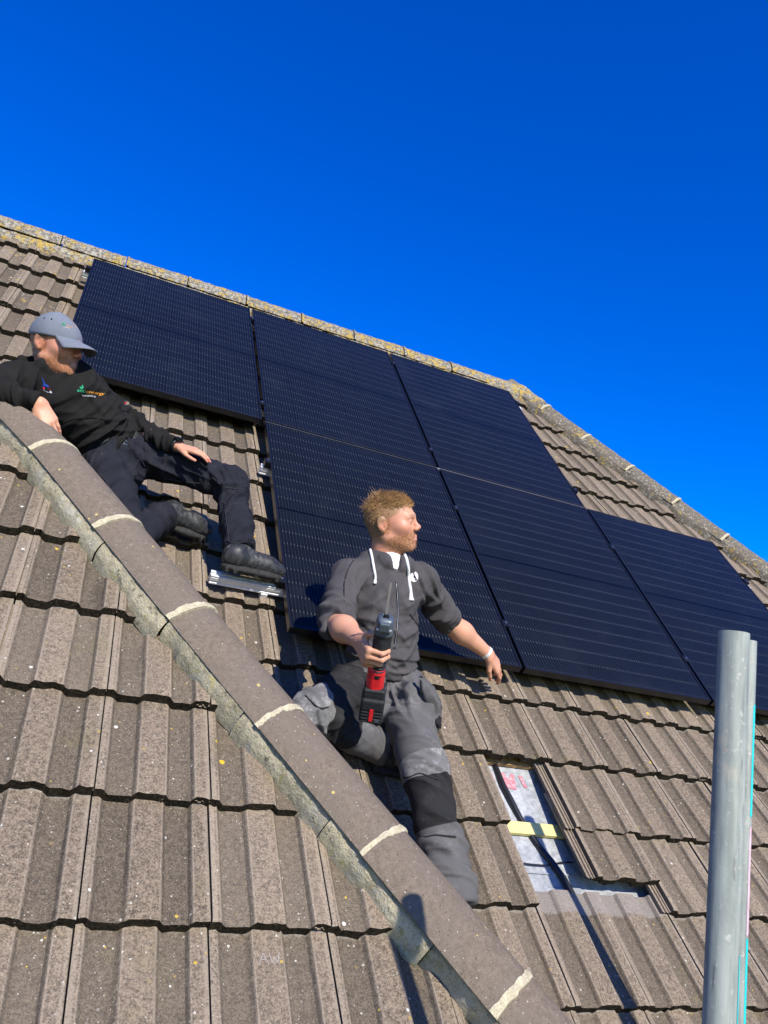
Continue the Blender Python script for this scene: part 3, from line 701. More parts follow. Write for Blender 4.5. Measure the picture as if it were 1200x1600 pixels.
def nets(D, lo, h):
    sgn = D < 0; nx, ny, nz = D.shape
    c = np.zeros((nx - 1, ny - 1, nz - 1), np.int8)
    for i in (0, 1):
        for j in (0, 1):
            for k in (0, 1): c += sgn[i:nx - 1 + i, j:ny - 1 + j, k:nz - 1 + k]
    act = (c > 0) & (c < 8); ids = np.argwhere(act); idx = np.full(act.shape, -1, np.int64); idx[act] = np.arange(len(ids))
    acc = np.zeros((len(ids), 3)); cnt = np.zeros(len(ids)); I, J, K = ids.T
    for ax in range(3):
        for p in (0, 1):
            for q in (0, 1):
                o = [0, 0, 0]; o[(ax + 1) % 3] = p; o[(ax + 2) % 3] = q; e = list(o); e[ax] = 1
                a = D[I + o[0], J + o[1], K + o[2]]; b = D[I + e[0], J + e[1], K + e[2]]; x = (a < 0) != (b < 0)
                t = np.where(x, a / np.where(x, a - b, 1), 0); pt = np.array(o, float)[None].repeat(len(ids), 0); pt[:, ax] += t
                acc += pt * x[:, None]; cnt += x
    v = lo + h * (ids + acc / cnt[:, None])
    fs = []
    for ax in range(3):
        b_, c_ = (ax + 1) % 3, (ax + 2) % 3
        s0 = [slice(None)] * 3; s1 = [slice(None)] * 3; s0[ax] = slice(0, -1); s1[ax] = slice(1, None)
        ch = np.argwhere(sgn[tuple(s0)] != sgn[tuple(s1)]); fl = sgn[tuple(s0)][tuple(ch.T)]
        quad = []
        for db, dc in ((1, 1), (0, 1), (0, 0), (1, 0)):
            g = ch.copy(); g[:, b_] -= db; g[:, c_] -= dc; quad.append(idx[tuple(g.T)])
        q = np.stack(quad, 1); q[~fl] = q[~fl][:, ::-1]; fs.append(q)
    return v, np.concatenate(fs)
def npmesh(name, v, f, mats, fm=None, attrs=None):
    me = bpy.data.meshes.new(name); n_ = len(f)
    me.vertices.add(len(v)); me.vertices.foreach_set('co', np.asarray(v, F32).ravel())
    me.loops.add(n_ * 4); me.loops.foreach_set('vertex_index', f.astype(np.int32).ravel())
    me.polygons.add(n_); me.polygons.foreach_set('loop_start', np.arange(0, 4 * n_, 4, dtype=np.int32)); me.polygons.foreach_set('loop_total', np.full(n_, 4, np.int32))
    me.polygons.foreach_set('use_smooth', np.ones(n_, bool))
    for m in (mats if isinstance(mats, (list, tuple)) else [mats]): me.materials.append(m)
    if fm is not None: me.polygons.foreach_set('material_index', np.asarray(fm, np.int32))
    me.update(); me.validate()
    for k, a in (attrs or {}).items():
        a = np.asarray(a, F32)
        if a.ndim == 1: at = me.attributes.new(k, 'FLOAT', 'POINT'); at.data.foreach_set('value', a)
        else: at = me.attributes.new(k, 'FLOAT_COLOR', 'POINT'); at.data.foreach_set('color', np.c_[a, np.ones(len(a))].astype(F32).ravel())
    return me
def vnormals(v, f):
    n_ = np.cross(v[f[:, 2]] - v[f[:, 0]], v[f[:, 3]] - v[f[:, 1]]); o = np.zeros_like(v)
    for i in range(4): np.add.at(o, f[:, i], n_)
    return o / np.maximum(np.linalg.norm(o, axis=1, keepdims=True), 1e-12)
def snoise(P, fr, seed):                                   # smooth pseudo noise, about -1..1
    q = np.random.RandomState(seed); o = np.zeros(len(P))
    for i in range(6): d = q.normal(size=3); d /= np.linalg.norm(d); o += np.sin(P @ d * fr * q.uniform(.7, 1.5) + q.uniform(0, 6.28)) * q.uniform(.6, 1)
    return o / 3.2
def smooth(v, f, it=1, lam=.5):
    for _ in range(it):
        s_ = np.zeros_like(v); c = np.zeros(len(v))
        for i in range(4): j = (i + 1) % 4; np.add.at(s_, f[:, i], v[f[:, j]]); np.add.at(c, f[:, i], 1); np.add.at(s_, f[:, j], v[f[:, i]]); np.add.at(c, f[:, j], 1)
        v = v + lam * (s_ / c[:, None] - v)
    return v
def folds(v, f, W, base=.0015, seed=1):
    """cloth: W = list of (centre, direction across the folds, sigma, wavelength, depth); sharp valleys, round ridges"""
    n_ = vnormals(v, f); d = snoise(v, 26, seed) * base + snoise(v, 60, seed + 1) * base * .5; PN = mnoise.noise
    for i, (c, dr, sg, wl, am) in enumerate(W):
        c = V3(c); dr = unit(dr); q = v - c; g = np.exp(-(q * q).sum(1) / (2 * sg * sg)); I = np.nonzero(g > .04)[0]
        if not len(I): continue
        o = unit(np.cross(dr, (.31, .57, .76))); p = np.cross(dr, o); Q = q[I]; k = .95 / wl; s0 = seed * 1.7 + i * 13.1
        a = Q @ dr + .30 * wl * snoise(v[I], 14, seed + 7 * i); A = np.stack((a * k * .8 + s0, Q @ o * k * .16, Q @ p * k * .16), 1)
        x = np.array([PN(r) for r in A.tolist()]); y = np.array([PN(r) for r in (A * 1.9 + 5.3).tolist()])
        rg = np.maximum(1 - np.abs(x) * 3.4, 0) ** 1.15 + .55 * np.maximum(1 - np.abs(y) * 3.6, 0) ** 1.15        # narrow crests, broad hollows
        d[I] += am * g[I] * (rg * 1.15 - .45 + .5 * x)
    return v + n_ * d[:, None]
def seg_t(v, a, b):                                        # parameter along a limb, and distance off it
    a = V3(a); b = V3(b); ab = b - a; t = ((v - a) @ ab) / (ab @ ab); return t, np.linalg.norm(v - a - np.clip(t, 0, 1)[:, None] * ab, axis=1)
def facemean(x, f): return x[f].mean(1)

# ---- materials of the figures
def skin_material():
    m = Mat('skin', .48, .35); co = m.coord(); n1 = m.noise(co, 55, 4, .6); n2 = m.noise(co, 420, 2)
    col = X(m.t, m.n('ShaderNodeVertexColor').outputs[0]); m.t.nodes[-1].layer_name = 'tint'
    c = m.mix(col, (.62, .27, .20), (n1.step(.45, .75)) * .22); m.set('Base Color', c); m.set('Subsurface Weight', .12); m.b.inputs['Subsurface Radius'].default_value = (.012, .005, .003); m.b.inputs['Subsurface Scale'].default_value = .5
    m.bump(n2, .2, .0008); return m.m
M_SKIN = skin_material()
def cloth(name, col, var=.18, fleck=.0, rough=.95, fine=900, dust=0.0, dustcol=(.35, .33, .30)):
    m = Mat(name, rough, .12); co = m.coord(); n1 = m.noise(co, 18, 4, .6); n2 = m.noise(co, fine, 2, .6); n3 = m.noise(co, 150, 3)
    c = m.mix(tuple(x * (1 - var) for x in col), tuple(x * (1 + var) for x in col), (n1 * .4 + n2 * .6).step(.3, .7))
    if fleck: c = m.mix(c, tuple(min(1, x * 2.4) for x in col), n2.step(.56, .66) * fleck)
    if dust: c = m.mix(c, dustcol, (m.noise(co, 11, 5, .7).step(.52, .74) * n3.step(.3, .7)) * dust)
    m.set('Base Color', c); m.bump(n2 * .6 + n3, .35, .0014); return m.m
M_TEE = cloth('white_tee', (.72, .73, .74), .06)
M_CORD = cloth('white_cord', (.66, .65, .62), .08)
M_EYE = plain('eye_white_shaded', (.24, .20, .18), .25, .5, var=.03); M_IRIS = plain('eye_iris', (.03, .05, .07), .2, .5)  # eye whites darkened, shade of the upper lids put into the colour
def boot_leather():
    m = Mat('boot_leather', .55, .4); co = m.coord(); n1 = m.noise(co, 60, 5, .65); n2 = m.noise(co, 14, 4, .7)
    c = m.mix((.011, .012, .012), (.034, .035, .034), n1.step(.35, .65)); c = m.mix(c, (.13, .128, .12), n2.step(.50, .72) * n1.step(.4, .62) * .9)
    m.set('Base Color', c); m.set('Roughness', n2 * .5 + .3); m.bump(n1 + n2, .4, .002); return m.m
M_BOOT = boot_leather(); M_SOLE = plain('boot_sole', (.030, .029, .027), .8, .2, var=.3, sc=90, bump=.3); M_LACE = plain('boot_lace', (.05, .05, .048), .8, .2)
M_SOCK = cloth('grey_sock', (.42, .42, .42), .1)
def hair_material(name, lo, hi):
    m = Mat(name, .5, .4); co = m.coord(); n1 = m.noise(co, 160, 3, .6); r = m.attr('strand'); m.set('Base Color', m.mix(lo, hi, (n1 * .5 + r * .5).step(.25, .75))); return m.m
# ---- heads, hands, boots
def frame3(f, up):
    f = unit(f); x = unit(np.cross(f, up)); z = np.cross(x, f); return np.array([x, f, z])      # rows: person's right, forward, up
SKIN_C = np.array((.55, .275, .165)); RED_C = np.array((.60, .20, .14)); LIP_C = np.array((.42, .17, .13))
def head_mesh(C, fwd, up, neck_to, beard, stubble, hairshade, sc=1.0, h=.0028, redness=.5, low=.016):
    R = frame3(fwd, up); C = V3(C)
    W_ = lambda x, y, z: C + (np.array((x, y, z)) * sc) @ R
    r = lambda *a: np.array(a) * sc
    F = Field()
    F.ell(W_(0, -.015, .033), r(.073, .097, .088), R)
    F.ell(W_(0, .020, .004), r(.063, .070, .094), R, .03 * sc)
    F.ell(W_(0, .028, -.055), r(.055, .060, .056), R, .03 * sc)
    for s in (-1, 1):
        F.cap(W_(s * .050, -.008, -.058), W_(s * .020, .070, -.094), .016 * sc, .015 * sc, .025 * sc)
        F.ell(W_(s * .041, .055, -.018), r(.025, .026, .020), R, .03 * sc)
        F.cap(W_(s * .012, .088, .024), W_(s * .040, .076, .022), .011 * sc, .010 * sc, .018 * sc)
    F.ell(W_(0, .074, -.095), r(.023, .021, .019), R, .022 * sc)
    F.ell(W_(0, .078, -.062), r(.030, .018, .022), R, .02 * sc)
    for s in (-1, 1): F.ell(W_(s * .031, .104, .003), r(.019, .022, .012), R, .014 * sc, 's')
    F.cap(W_(0, .086, .016), W_(0, .109, -.019), .0080 * sc, .0095 * sc, .014 * sc)
    F.ell(W_(0, .111, -.021), r(.0100, .0095, .0085), R, .008 * sc)
    for s in (-1, 1):
        F.ell(W_(s * .0125, .102, -.028), r(.0085, .011, .0085), R, .007 * sc)
        F.ell(W_(s * .0065, .106, -.036), r(.004, .005, .004), R, .003 * sc, 's')
        F.ell(W_(s * .031, .078, .002), r(.0142, .0142, .0135), R, .005 * sc)
        F.ell(W_(s * .031, .093, .0005), r(.0110, .009, .0026), R, .002 * sc, 's')
        F.cap(W_(s * .022, .0855, -.060), W_(0, .0965, -.0565), .0055 * sc, .0058 * sc, .006 * sc)
        F.cap(W_(s * .020, .0850, -.067), W_(0, .0955, -.0690), .0060 * sc, .0068 * sc, .006 * sc)
    F.cap(W_(-.021, .093, -.0630), W_(.021, .093, -.0630), .0020 * sc, .0020 * sc, .003 * sc, 's')
    for s in (-1, 1):
        Re = frame3(fwd + np.array(R[0]) * s * -.9, up - unit(fwd) * .18)
        F.ell(W_(s * .0775, -.022, -.003), r(.020, .0065, .031), frame3(R[0] * s + np.array(R[1]) * .35, R[2] - R[1] * .2), .007 * sc)
        F.ell(W_(s * .0865, -.019, -.001), r(.010, .0055, .016), frame3(R[0] * s + np.array(R[1]) * .35, R[2] - R[1] * .2), .005 * sc, 's')
        F.ell(W_(s * .076, -.016, -.028), r(.007, .006, .009), R, .006 * sc)
    n0 = W_(0, -.028, -.045); F.cap(n0, V3(neck_to), .052 * sc, .060, .035)
    F.cap(W_(0, .02, -.09), V3(neck_to) + R[1] * .02, .028 * sc, .035, .03)
    v, f = F.mesh(h)
    Q = ((v - C) @ R.T) / sc; x, y, z = np.abs(Q[:, 0]), Q[:, 1], Q[:, 2]
    ss = lambda a, b, t: (lambda q: q * q * (3 - 2 * q))(np.clip((t - a) / (b - a), 0, 1))
    nz = snoise(v, 160, 3) * .5 + snoise(v, 420, 5) * .5
    g = lambda c, s: np.exp(-((x - c[0]) ** 2 + (y - c[1]) ** 2 + (z - c[2]) ** 2) / (2 * s * s))
    tint = np.repeat(SKIN_C[None], len(v), 0)
    def lay(c, a): nonlocal tint; a = np.clip(a, 0, 1)[:, None]; tint = tint * (1 - a) + np.array(c) * a
    lay(RED_C, redness * (g((.045, .06, -.02), .022) * .7 + g((0, .112, -.024), .014) + g((.08, -.02, 0), .03) * .9 + .10))
    lay(RED_C, redness * .8 * ss(-.07, -.13, z) * ss(.05, -.02, y))
    bm = ss(-.030, -.048, z + low - .22 * (y - .02) + nz * .006) * ss(-.028, -.002, y + nz * .004 + (z + .03) * .2) * ss(-.150, -.118, z - y * .35)
    bm = np.maximum(bm, ss(.060, .068, x) * ss(-.020, -.010, y) * ss(.014, .004, y) * ss(.030, .010, z) * ss(-.05, -.03, z) * .9)
    bm = np.maximum(bm, ss(.030, .022, x) * ss(-.040, -.044, z) * ss(-.062, -.058, z) * ss(.075, .085, y))
    lip = ss(.022, .018, x) * ss(-.0755, -.0725, z) * ss(-.0535, -.0565, z) * ss(.082, .087, y)
    bm = bm * (1 - lip); lay(beard, bm * (stubble + .18 * nz)); lay(LIP_C, lip * .6)
    lay(hairshade, ss(-.005, .012, z - (y + .02) * .55 + nz * .004) * ss(.045, .02, y - z * .35) * .9 + ss(.010, -.012, y + .02) * ss(-.075, -.05, z - y * .2) * .85 * ss(.090, .080, x + np.maximum(y + .035, 0) * .2))
    lay(hairshade, ss(.006, .003, np.abs(z - .0275 + (x - .03) * .10)) * ss(.008, .014, x) * ss(.050, .044, x) * ss(.06, .07, y) * .75)      # eyebrows
    return v, f, tint, R, W_, bm
def eyes(parent, base, W_, R, sc, look=(0, 1, 0)):
    lk = unit(look)
    for s in (-1, 1):
        c = W_(s * .031, .0795, .0005); pe = None
        for nm, cc, r_, m in (('eye', c, .0120 * sc, M_EYE), ('iris', c + (lk @ R) * .0042 * sc, .0083 * sc, M_IRIS)):
            bm = bmesh.new(); bmesh.ops.create_uvsphere(bm, u_segments=14, v_segments=10, radius=r_); bm.verts.index_update()
            me = MB().add([Vector(cc) + v.co - Vector(base) for v in bm.verts], [[v.index for v in f.verts] for f in bm.faces]).me(nm, m, True); bm.free()
            o = link(nm, me, pe or parent); pe = o if nm == 'eye' else None
def strands(v, f, mask, dirfn, n_, ln, wd, seed, curl=.3, seg=3, jit=.35):
    """thin tapered strands rooted on the faces of a mesh"""
    q = np.random.RandomState(seed); fc = v[f].mean(1); nn = vnormals(v, f)[f].mean(1); w = mask[f].mean(1)
    e = np.linalg.norm(np.cross(v[f[:, 2]] - v[f[:, 0]], v[f[:, 3]] - v[f[:, 1]]), axis=1); p = w * e; p /= p.sum()
    I = q.choice(len(f), n_, p=p); root = fc[I] + q.normal(size=(n_, 3)) * .0012; N = nn[I]
    D, L = dirfn(fc[I], N, q); D = D + q.normal(size=(n_, 3)) * jit; D /= np.linalg.norm(D, axis=1, keepdims=True)
    L = L * ln * q.uniform(.65, 1.2, n_); side = np.cross(D, N + .01); side /= np.linalg.norm(side, axis=1, keepdims=True)
    vs = []; fs = []; at = []; rr = q.uniform(0, 1, n_); G = q.normal(size=(n_, 3)) * curl
    for k in range(seg + 1):
        t = k / seg; c = root + D * (L * t)[:, None] + G * (L * t * t)[:, None] - N * .0005
        ww = wd * (1 - .75 * t)
        vs.append(c - side * ww); vs.append(c + side * ww)
    V_ = np.stack(vs, 1).reshape(-1, 3); m = 2 * (seg + 1)
    F_ = np.concatenate([np.arange(n_)[:, None] * m + np.array((2 * k, 2 * k + 1, 2 * k + 3, 2 * k + 2)) for k in range(seg)])
    return V_, F_, np.repeat(rr, m)
def hand(F, wrist, fdir, back, thumb_side, curls, thumb, sc=1.0, spread=.06):
    """five fingers of their own; thumb_side = vector across the palm towards the thumb; curls in degrees (mcp, pip, dip) from index to little finger"""
    w = V3(wrist); f = unit(fdir); b = np.asarray(back, float); b = unit(b - f * (b @ f)); s = np.cross(b, f); s = s if s @ np.asarray(thumb_side, float) > 0 else -s
    rot = lambda d, a: d * math.cos(math.radians(a)) + (np.cross(s, d)) * math.sin(math.radians(a))
    sg = 1 if np.cross(s, f) @ -b > 0 else -1
    offs = (.031, .0105, -.010, -.0285); kn = (.094, .097, .092, .083); PL = ((.043, .026, .020), (.047, .030, .021), (.043, .028, .021), (.033, .021, .018)); rd = (.0094, .0096, .0090, .0080)
    tips = []
    for i in range(4):
        a0 = w + (f * .010 + s * offs[i] * .62) * sc; k0 = w + (f * kn[i] + s * offs[i] + b * (.003 if i in (1, 2) else 0)) * sc
        F.cap(a0, k0, .0135 * sc, .0112 * sc, .016 * sc)
        d = unit(f + s * offs[i] * spread * 20); p = k0; ang = 0
        for j in range(3):
            ang = curls[i][j]; d = rot(d, sg * ang); e = p + d * PL[i][j] * sc
            F.cap(p, e, rd[i] * (1 - .10 * j) * sc, rd[i] * (.92 - .11 * j) * sc, .0035 * sc); p = e
        tips.append((p, d, rd[i] * .7 * sc))
    p = w + (f * .018 + s * .022 - b * .006) * sc
    rr = (.0145, .0108, .0095, .0085); ln = (.046, .034, .027)
    for j in range(3):
        d = thumb[j]; d = unit(f * d[0] + s * d[1] - b * d[2]); e = p + d * ln[j] * sc
        F.cap(p, e, rr[j] * sc, rr[j + 1] * sc, (.012 if j == 0 else .004) * sc); p = e
    tips.append((p, d, .0068 * sc)); return tips, b, s
def skin_tint(v, tips, seed):
    t = np.repeat(SKIN_C[None], len(v), 0) * (1 + .06 * snoise(v, 60, seed))[:, None]
    for p, d, r in tips: a = np.exp(-((v - p) ** 2).sum(1) / (2 * .016 ** 2))[:, None] * .45; t = t * (1 - a) + RED_C * a
    return t
def nails(parent, base, tips, backs):
    b = MB()
    for (p, d, r), bk in zip(tips, backs):
        n_ = unit(np.asarray(bk) - d * (np.asarray(bk) @ d)); s = np.cross(d, n_); c = p + n_ * r * .92
        q = [c + d * x * .006 + s * y * .0042 + n_ * z for x, y, z in ((-1, -.8, -.0012), (-1, 0, .0006), (-1, .8, -.0012), (.9, .8, -.0016), (1.15, 0, 0), (.9, -.8, -.0016))]
        b.add([Vector(x) - Vector(base) for x in q], [(0, 1, 4, 5), (1, 2, 3, 4)])
    return link('nails', b.me('nails', M_NAIL, True), parent)
M_NAIL = plain('finger_nail', (.66, .42, .34), .3, .5, var=.03)
def boot(parent, base, ankle, heel, toe, up, shin, seed, sc=1.0):
    """work boot: upper, ridged sole and laces"""
    a = V3(ankle); hl = V3(heel); t = V3(toe); d = unit(t - hl); upv = np.asarray(up, float); upv = unit(upv - d * (upv @ d)); s = np.cross(d, upv); L = np.linalg.norm(t - hl); R = np.array([s, d, upv])
    F = Field()
    F.ell(hl + d * .045 + upv * .045, (.037, .050, .050), R, .03)
    F.ell(t - d * .060 + upv * .030, (.045, .068, .036), R, .03)
    F.cap(hl + d * .07 + upv * .04, t - d * .08 + upv * .035, .040, .040, .03)
    F.cap(hl + d * .055 + upv * .06, a + unit(V3(shin)) * .035, .043, .045, .03)
    F.cap(a + upv * .0 + d * .02, t - d * .095 + upv * .050, .034, .030, .03)
    F.box(hl + d * (L * .5) - upv * .055, (.2, .3, .055), R, .002, .004, 's')
    v, f = F.mesh(.0045)
    Q = (v - hl) @ R.T
    n_ = vnormals(v, f); lines = .0008 * np.sin(Q[:, 1] * 240 + 1.6 * np.sin(Q[:, 2] * 90)) * np.exp(-((Q[:, 1] - L * .45) / .05) ** 2); v = v + n_ * (lines + .0012 * snoise(v, 120, seed))[:, None]
    link('boot', npmesh('boot', v - base, f, M_BOOT), parent)
    # sole with lugs
    F = Field(); F.cap(hl + d * .042, hl + d * .09, .040, .036, .02, flat=upv, ratio=.42); F.cap(hl + d * .09, t - d * .095, .036, .044, .03, flat=upv, ratio=.40); F.cap(t - d * .095, t - d * .05, .044, .042, .03, flat=upv, ratio=.42)
    for i in range(9):
        c = hl + d * (.02 + i * (L - .03) / 8); wv = .040 if i in (0, 1, 4, 5, 6, 7) else .034
        if i in (0, 8): wv = .026
        for q in (-1, 1): F.box(c + s * q * wv - upv * .010, (.011, .009, .011), R, .003, .002)
    v, f = F.mesh(.004); link('sole', npmesh('sole', v - base, f, M_SOLE), parent)
    lb = MB()
    for i in range(6):
        y = .30 + .065 * i; zc = .105 - .0115 * i
        p = [hl + d * L * (y + .015 * k) + s * x * .026 + upv * (zc - .012 * abs(x) ** 2 + .000) for k, x in ((0, -1), (.5, -.5), (1, 0), (.5, .5), (0, 1))]
        lb.tube([Vector(q - base) for q in p], .0026, 6)
    link('laces', lb.me('laces', M_LACE, True), parent)
def bvh(v, f): return BVHTree.FromPolygons([Vector(x) for x in v], [tuple(int(i) for i in q) for q in f])
def drape(tree, p, look, off=.002, back=.35, miss=True):
    look = Vector(look).normalized(); o = Vector(p) - look * back; h = tree.ray_cast(o, look, back + .4)
    return (h[0] + h[1] * off * (1 if h[1].dot(look) < 0 else -1)) if h[0] is not None else (Vector(p) if miss else None)
def ribbon(tree, pts, look, w, off, base, name, m, parent, widths=None, sub=6, thick=.002):
    """flat cord laid on cloth"""
    P = []; n_ = len(pts)
    for i in range(n_ - 1):
        for k in range(sub): P.append(Vector(pts[i]).lerp(Vector(pts[i + 1]), k / sub))
    P.append(Vector(pts[-1])); P = [drape(tree, p, look, off, .16, False) for p in P]; P = [p for p in P if p is not None]
    if len(P) < 4: return None
    h_ = len(P) // 2; keep = [P[h_]]
    for p in P[h_ + 1:]:
        if (p - keep[-1]).length < .05: keep.append(p)
    for p in P[:h_][::-1]:
        if (p - keep[0]).length < .05: keep.insert(0, p)
    P = keep
    for _ in range(2): P = [P[0]] + [(P[i - 1] + P[i] * 2 + P[i + 1]) * .25 for i in range(1, len(P) - 1)] + [P[-1]]
    b = MB(); vs = []; lk = Vector(look).normalized()
    for i, p in enumerate(P):
        t = (P[min(i + 1, len(P) - 1)] - P[max(i - 1, 0)]).normalized(); s = t.cross(lk).normalized(); u_ = s.cross(t)
        if u_.dot(lk) > 0: u_ = -u_
        ww = w * .5 * (1 if widths is None else float(np.interp(i / (len(P) - 1), [a for a, _ in widths], [q for _, q in widths])))
        vs += [p - s * ww - Vector(base), p - s * ww * .5 + u_ * thick - Vector(base), p + s * ww * .5 + u_ * thick - Vector(base), p + s * ww - Vector(base), p - u_ * thick * .6 - Vector(base)]
    k = len(P); fs = [(i * 5 + j, i * 5 + (j + 1) % 5, (i + 1) * 5 + (j + 1) % 5, (i + 1) * 5 + j) for i in range(k - 1) for j in range(5)] + [(0, 1, 2, 3, 4), tuple((k - 1) * 5 + j for j in (4, 3, 2, 1, 0))]
    b.add(vs, fs); return link(name, b.me(name, m, True), parent)
_deps = None
def text_tris(s, size, font_shear=0.0):
    c = bpy.data.curves.new('lettering', 'FONT'); c.body = s; c.size = size; c.shear = font_shear; c.resolution_u = 3; c.align_x = 'CENTER'; c.offset = size * .012
    o = bpy.data.objects.new('lettering', c); COL.objects.link(o); bpy.context.view_layer.update()
    me = bpy.data.meshes.new_from_object(o.evaluated_get(bpy.context.evaluated_depsgraph_get()))
    r = [v.co.xy.copy() for v in me.vertices], [tuple(p.vertices) for p in me.polygons]
    bpy.data.objects.remove(o); bpy.data.curves.remove(c); bpy.data.meshes.remove(me); return r
def decal(tree, centre, xa, ya, look, shapes, base, name, parent, off=.0016):
    """flat print or embroidery laid on cloth: shapes = [(verts2d, faces, material)]"""
    vs = []; fs = []; fm = []; ms = []; xa = Vector(xa).normalized(); ya = Vector(ya).normalized()
    for i, (v2, fc, m, lift) in enumerate(shapes):
        if m not in ms: ms.append(m)
        b = len(vs)
        for x, y in v2: vs.append(drape(tree, Vector(centre) + xa * x + ya * y, look, off + lift) - Vector(base))
        fs += [tuple(q + b for q in t) for t in fc]; fm += [ms.index(m)] * len(fc)
    return link(name, mesh(name, vs, fs, ms, False, fm), parent)
def poly(pts): return pts, [tuple(range(len(pts)))]
def disc(cx, cy, rx, ry, n_=20): return poly([(cx + rx * math.cos(2 * math.pi * i / n_), cy + ry * math.sin(2 * math.pi * i / n_)) for i in range(n_)])
def off2(t, dx, dy, k=1.0): return [(x * k + dx, y * k + dy) for x, y in t[0]], t[1]
# ================================================================== MAN WITH THE SAW
RT, UPV, TOC = V3(.907, -.398, .139), V3(-.218, -.160, .963), V3(-.361, -.903, -.232)
LOOK = -TOC
_t, _b = V3(0.08, -0.8009, 0.033), V3(0.1596, -0.5993, -0.3149); _z = unit(_t - _b); _y = unit(TOC - _z * (TOC @ _z))
SAW = (_t + (_b - _t) * .04, np.cross(_z, _y), _y, _z)      # where the saw is held: origin at its nose, x across, y to its front, z along it
def build_saw_man():
    J = {'pelvis': (0.3243, -0.2463, -0.1783), 'waist': (0.3018, -0.2570, 0.0275), 'chest': (0.2813, -0.2611, 0.2043), 'neck': (0.2769, -0.2471, 0.3288), 'head': (0.2600, -0.2943, 0.4524), 'shR': (0.1052, -0.2695, 0.2088), 'elR': (0.0402, -0.4250, 0.0104), 'wrR': (0.0585, -0.6223, -0.0685), 'shL': (0.4630, -0.2499, 0.2662), 'elL': (0.6475, -0.1238, 0.1352), 'wrL': (0.8867, -0.1019, 0.0233), 'hipR': (0.2382, -0.2506, -0.2000), 'knR': (-0.0088, -0.4764, -0.3161), 'anR': (0.3443, -0.3245, -0.4219), 'hipL': (0.4064, -0.2771, -0.1858), 'knL': (0.4112, -0.5788, -0.4836), 'anL': (0.4560, -0.7480, -0.8010)}
    J = {k: V3(q) for k, q in J.items()}
    SO, SX, SY, SZ = SAW
    J['wrR'] = SO + SX * -.074 + SY * -.072 + SZ * -.136
    base = V3(.32, -.20, -.30)
    P = empty('person', Matrix.Translation(base), label='bareheaded man in a grey zip hoodie sitting on the tiles holding a red saw', cat='person', group='men on the roof')
    side = J['shR'] - J['shL']; ax = unit(J['neck'] - J['pelvis']); fr = unit(np.cross(ax, side))
    # ---- body (skin): head, forearms, hands, and a plain core under the clothes
    fwd = RT * .975 + TOC * .20 + UPV * .03; up = UPV * .995 + RT * -.03
    hv, hf, ht, R, W_, bm = head_mesh(J['head'] + UPV * .003, fwd, up, J['neck'] - ax * .04, (.36, .165, .07), .58, (.27, .155, .075), 1.0, .0028, .60)
    F = Field(); F.cap(J['elR'] - unit(J['wrR'] - J['elR']) * .03, J['elR'] * .6 + J['wrR'] * .4, .043, .044, .02); F.cap(J['elR'] * .6 + J['wrR'] * .4, J['wrR'], .044, .027, .03)
    tipsR, b_, s_ = hand(F, J['wrR'], SX * .34 + SY * .93 - SZ * .10, -SX * .93 + SY * .34, SZ, [(56, 62, 42), (58, 66, 44), (60, 66, 44), (62, 64, 40)], [(.62, .78, .05), (.70, .35, .62), (.35, .10, .93)], 1.06)
    rv, rf = F.mesh(.0032)
    F = Field(); d = unit(J['wrL'] - J['elL']); F.cap(J['elL'] - d * .04, J['elL'] * .62 + J['wrL'] * .38, .043, .045, .02); F.cap(J['elL'] * .62 + J['wrL'] * .38, J['wrL'], .045, .026, .03, flat=TOC, ratio=.85)
    f2 = unit(-UPV * .66 + RT * .46 - TOC * .50); tipsL, b2, s2 = hand(F, J['wrL'] + d * .004, f2, TOC * .60 + RT * .45 + UPV * .5, -RT, [(6, 24, 16), (10, 30, 20), (14, 34, 22), (18, 38, 24)], [(.75, .55, .25), (.90, .18, .30), (.92, .02, .35)], .96)
    lv, lf = F.mesh(.0032)
    F = Field(); F.loft(J['pelvis'], J['neck'], side, [(0, .13, .09, 0), (.5, .12, .09, 0), (.8, .14, .085, 0), (1, .06, .06, 0)], .04)
    for a, b, r0, r1 in (('shR', 'elR', .048, .042), ('shL', 'elL', .048, .042), ('hipR', 'knR', .072, .052), ('knR', 'anR', .048, .036), ('hipL', 'knL', .072, .052), ('knL', 'anL', .048, .036)): F.cap(J[a], J[b], r0, r1, .04)
    cv, cf = F.mesh(.011)
    V_ = []; F_ = []; T_ = []; o = 0
    for v, f, t in ((hv, hf, ht), (rv, rf, skin_tint(rv, tipsR, 4)), (lv, lf, skin_tint(lv, tipsL, 6)), (cv, cf, np.repeat(SKIN_C[None], len(cv), 0))):
        V_.append(v); F_.append(f + o); T_.append(t); o += len(v)
    link('body', npmesh('body', np.concatenate(V_) - base, np.concatenate(F_), M_SKIN, None, {'tint': np.concatenate(T_)}), P)
    nails(P, base, tipsL[:4] + tipsR[4:], [b2 * .2 + np.cross(s2, t[1]) * (1 if np.cross(s2, t[1]) @ b2 > 0 else -1) for t in tipsL[:4]] + [UPV])
    eyes(P, base, W_, R, 1.0, (.05, 1, -.02))
    # ---- hair: cap of short hair with strands, longer and swept on top
    Q = ((hv - (J['head'] + UPV * .003)) @ R.T); x, y, z = np.abs(Q[:, 0]), Q[:, 1], Q[:, 2]
    top = np.clip((z - .052 - np.maximum(y - .03, 0) * .10) / .03, 0, 1) * (y < .088); sides = ((z > np.where(y > -.02, .012 + (y + .02) * .62, -.055 + (y + .02) * -.1)) & (y < .062)).astype(float) * (1 - .9 * ((x > .066) & (np.abs(y + .022) < .028) & (z < .026)))
    Uw, Fw, Rw = R[2], R[1], R[0]
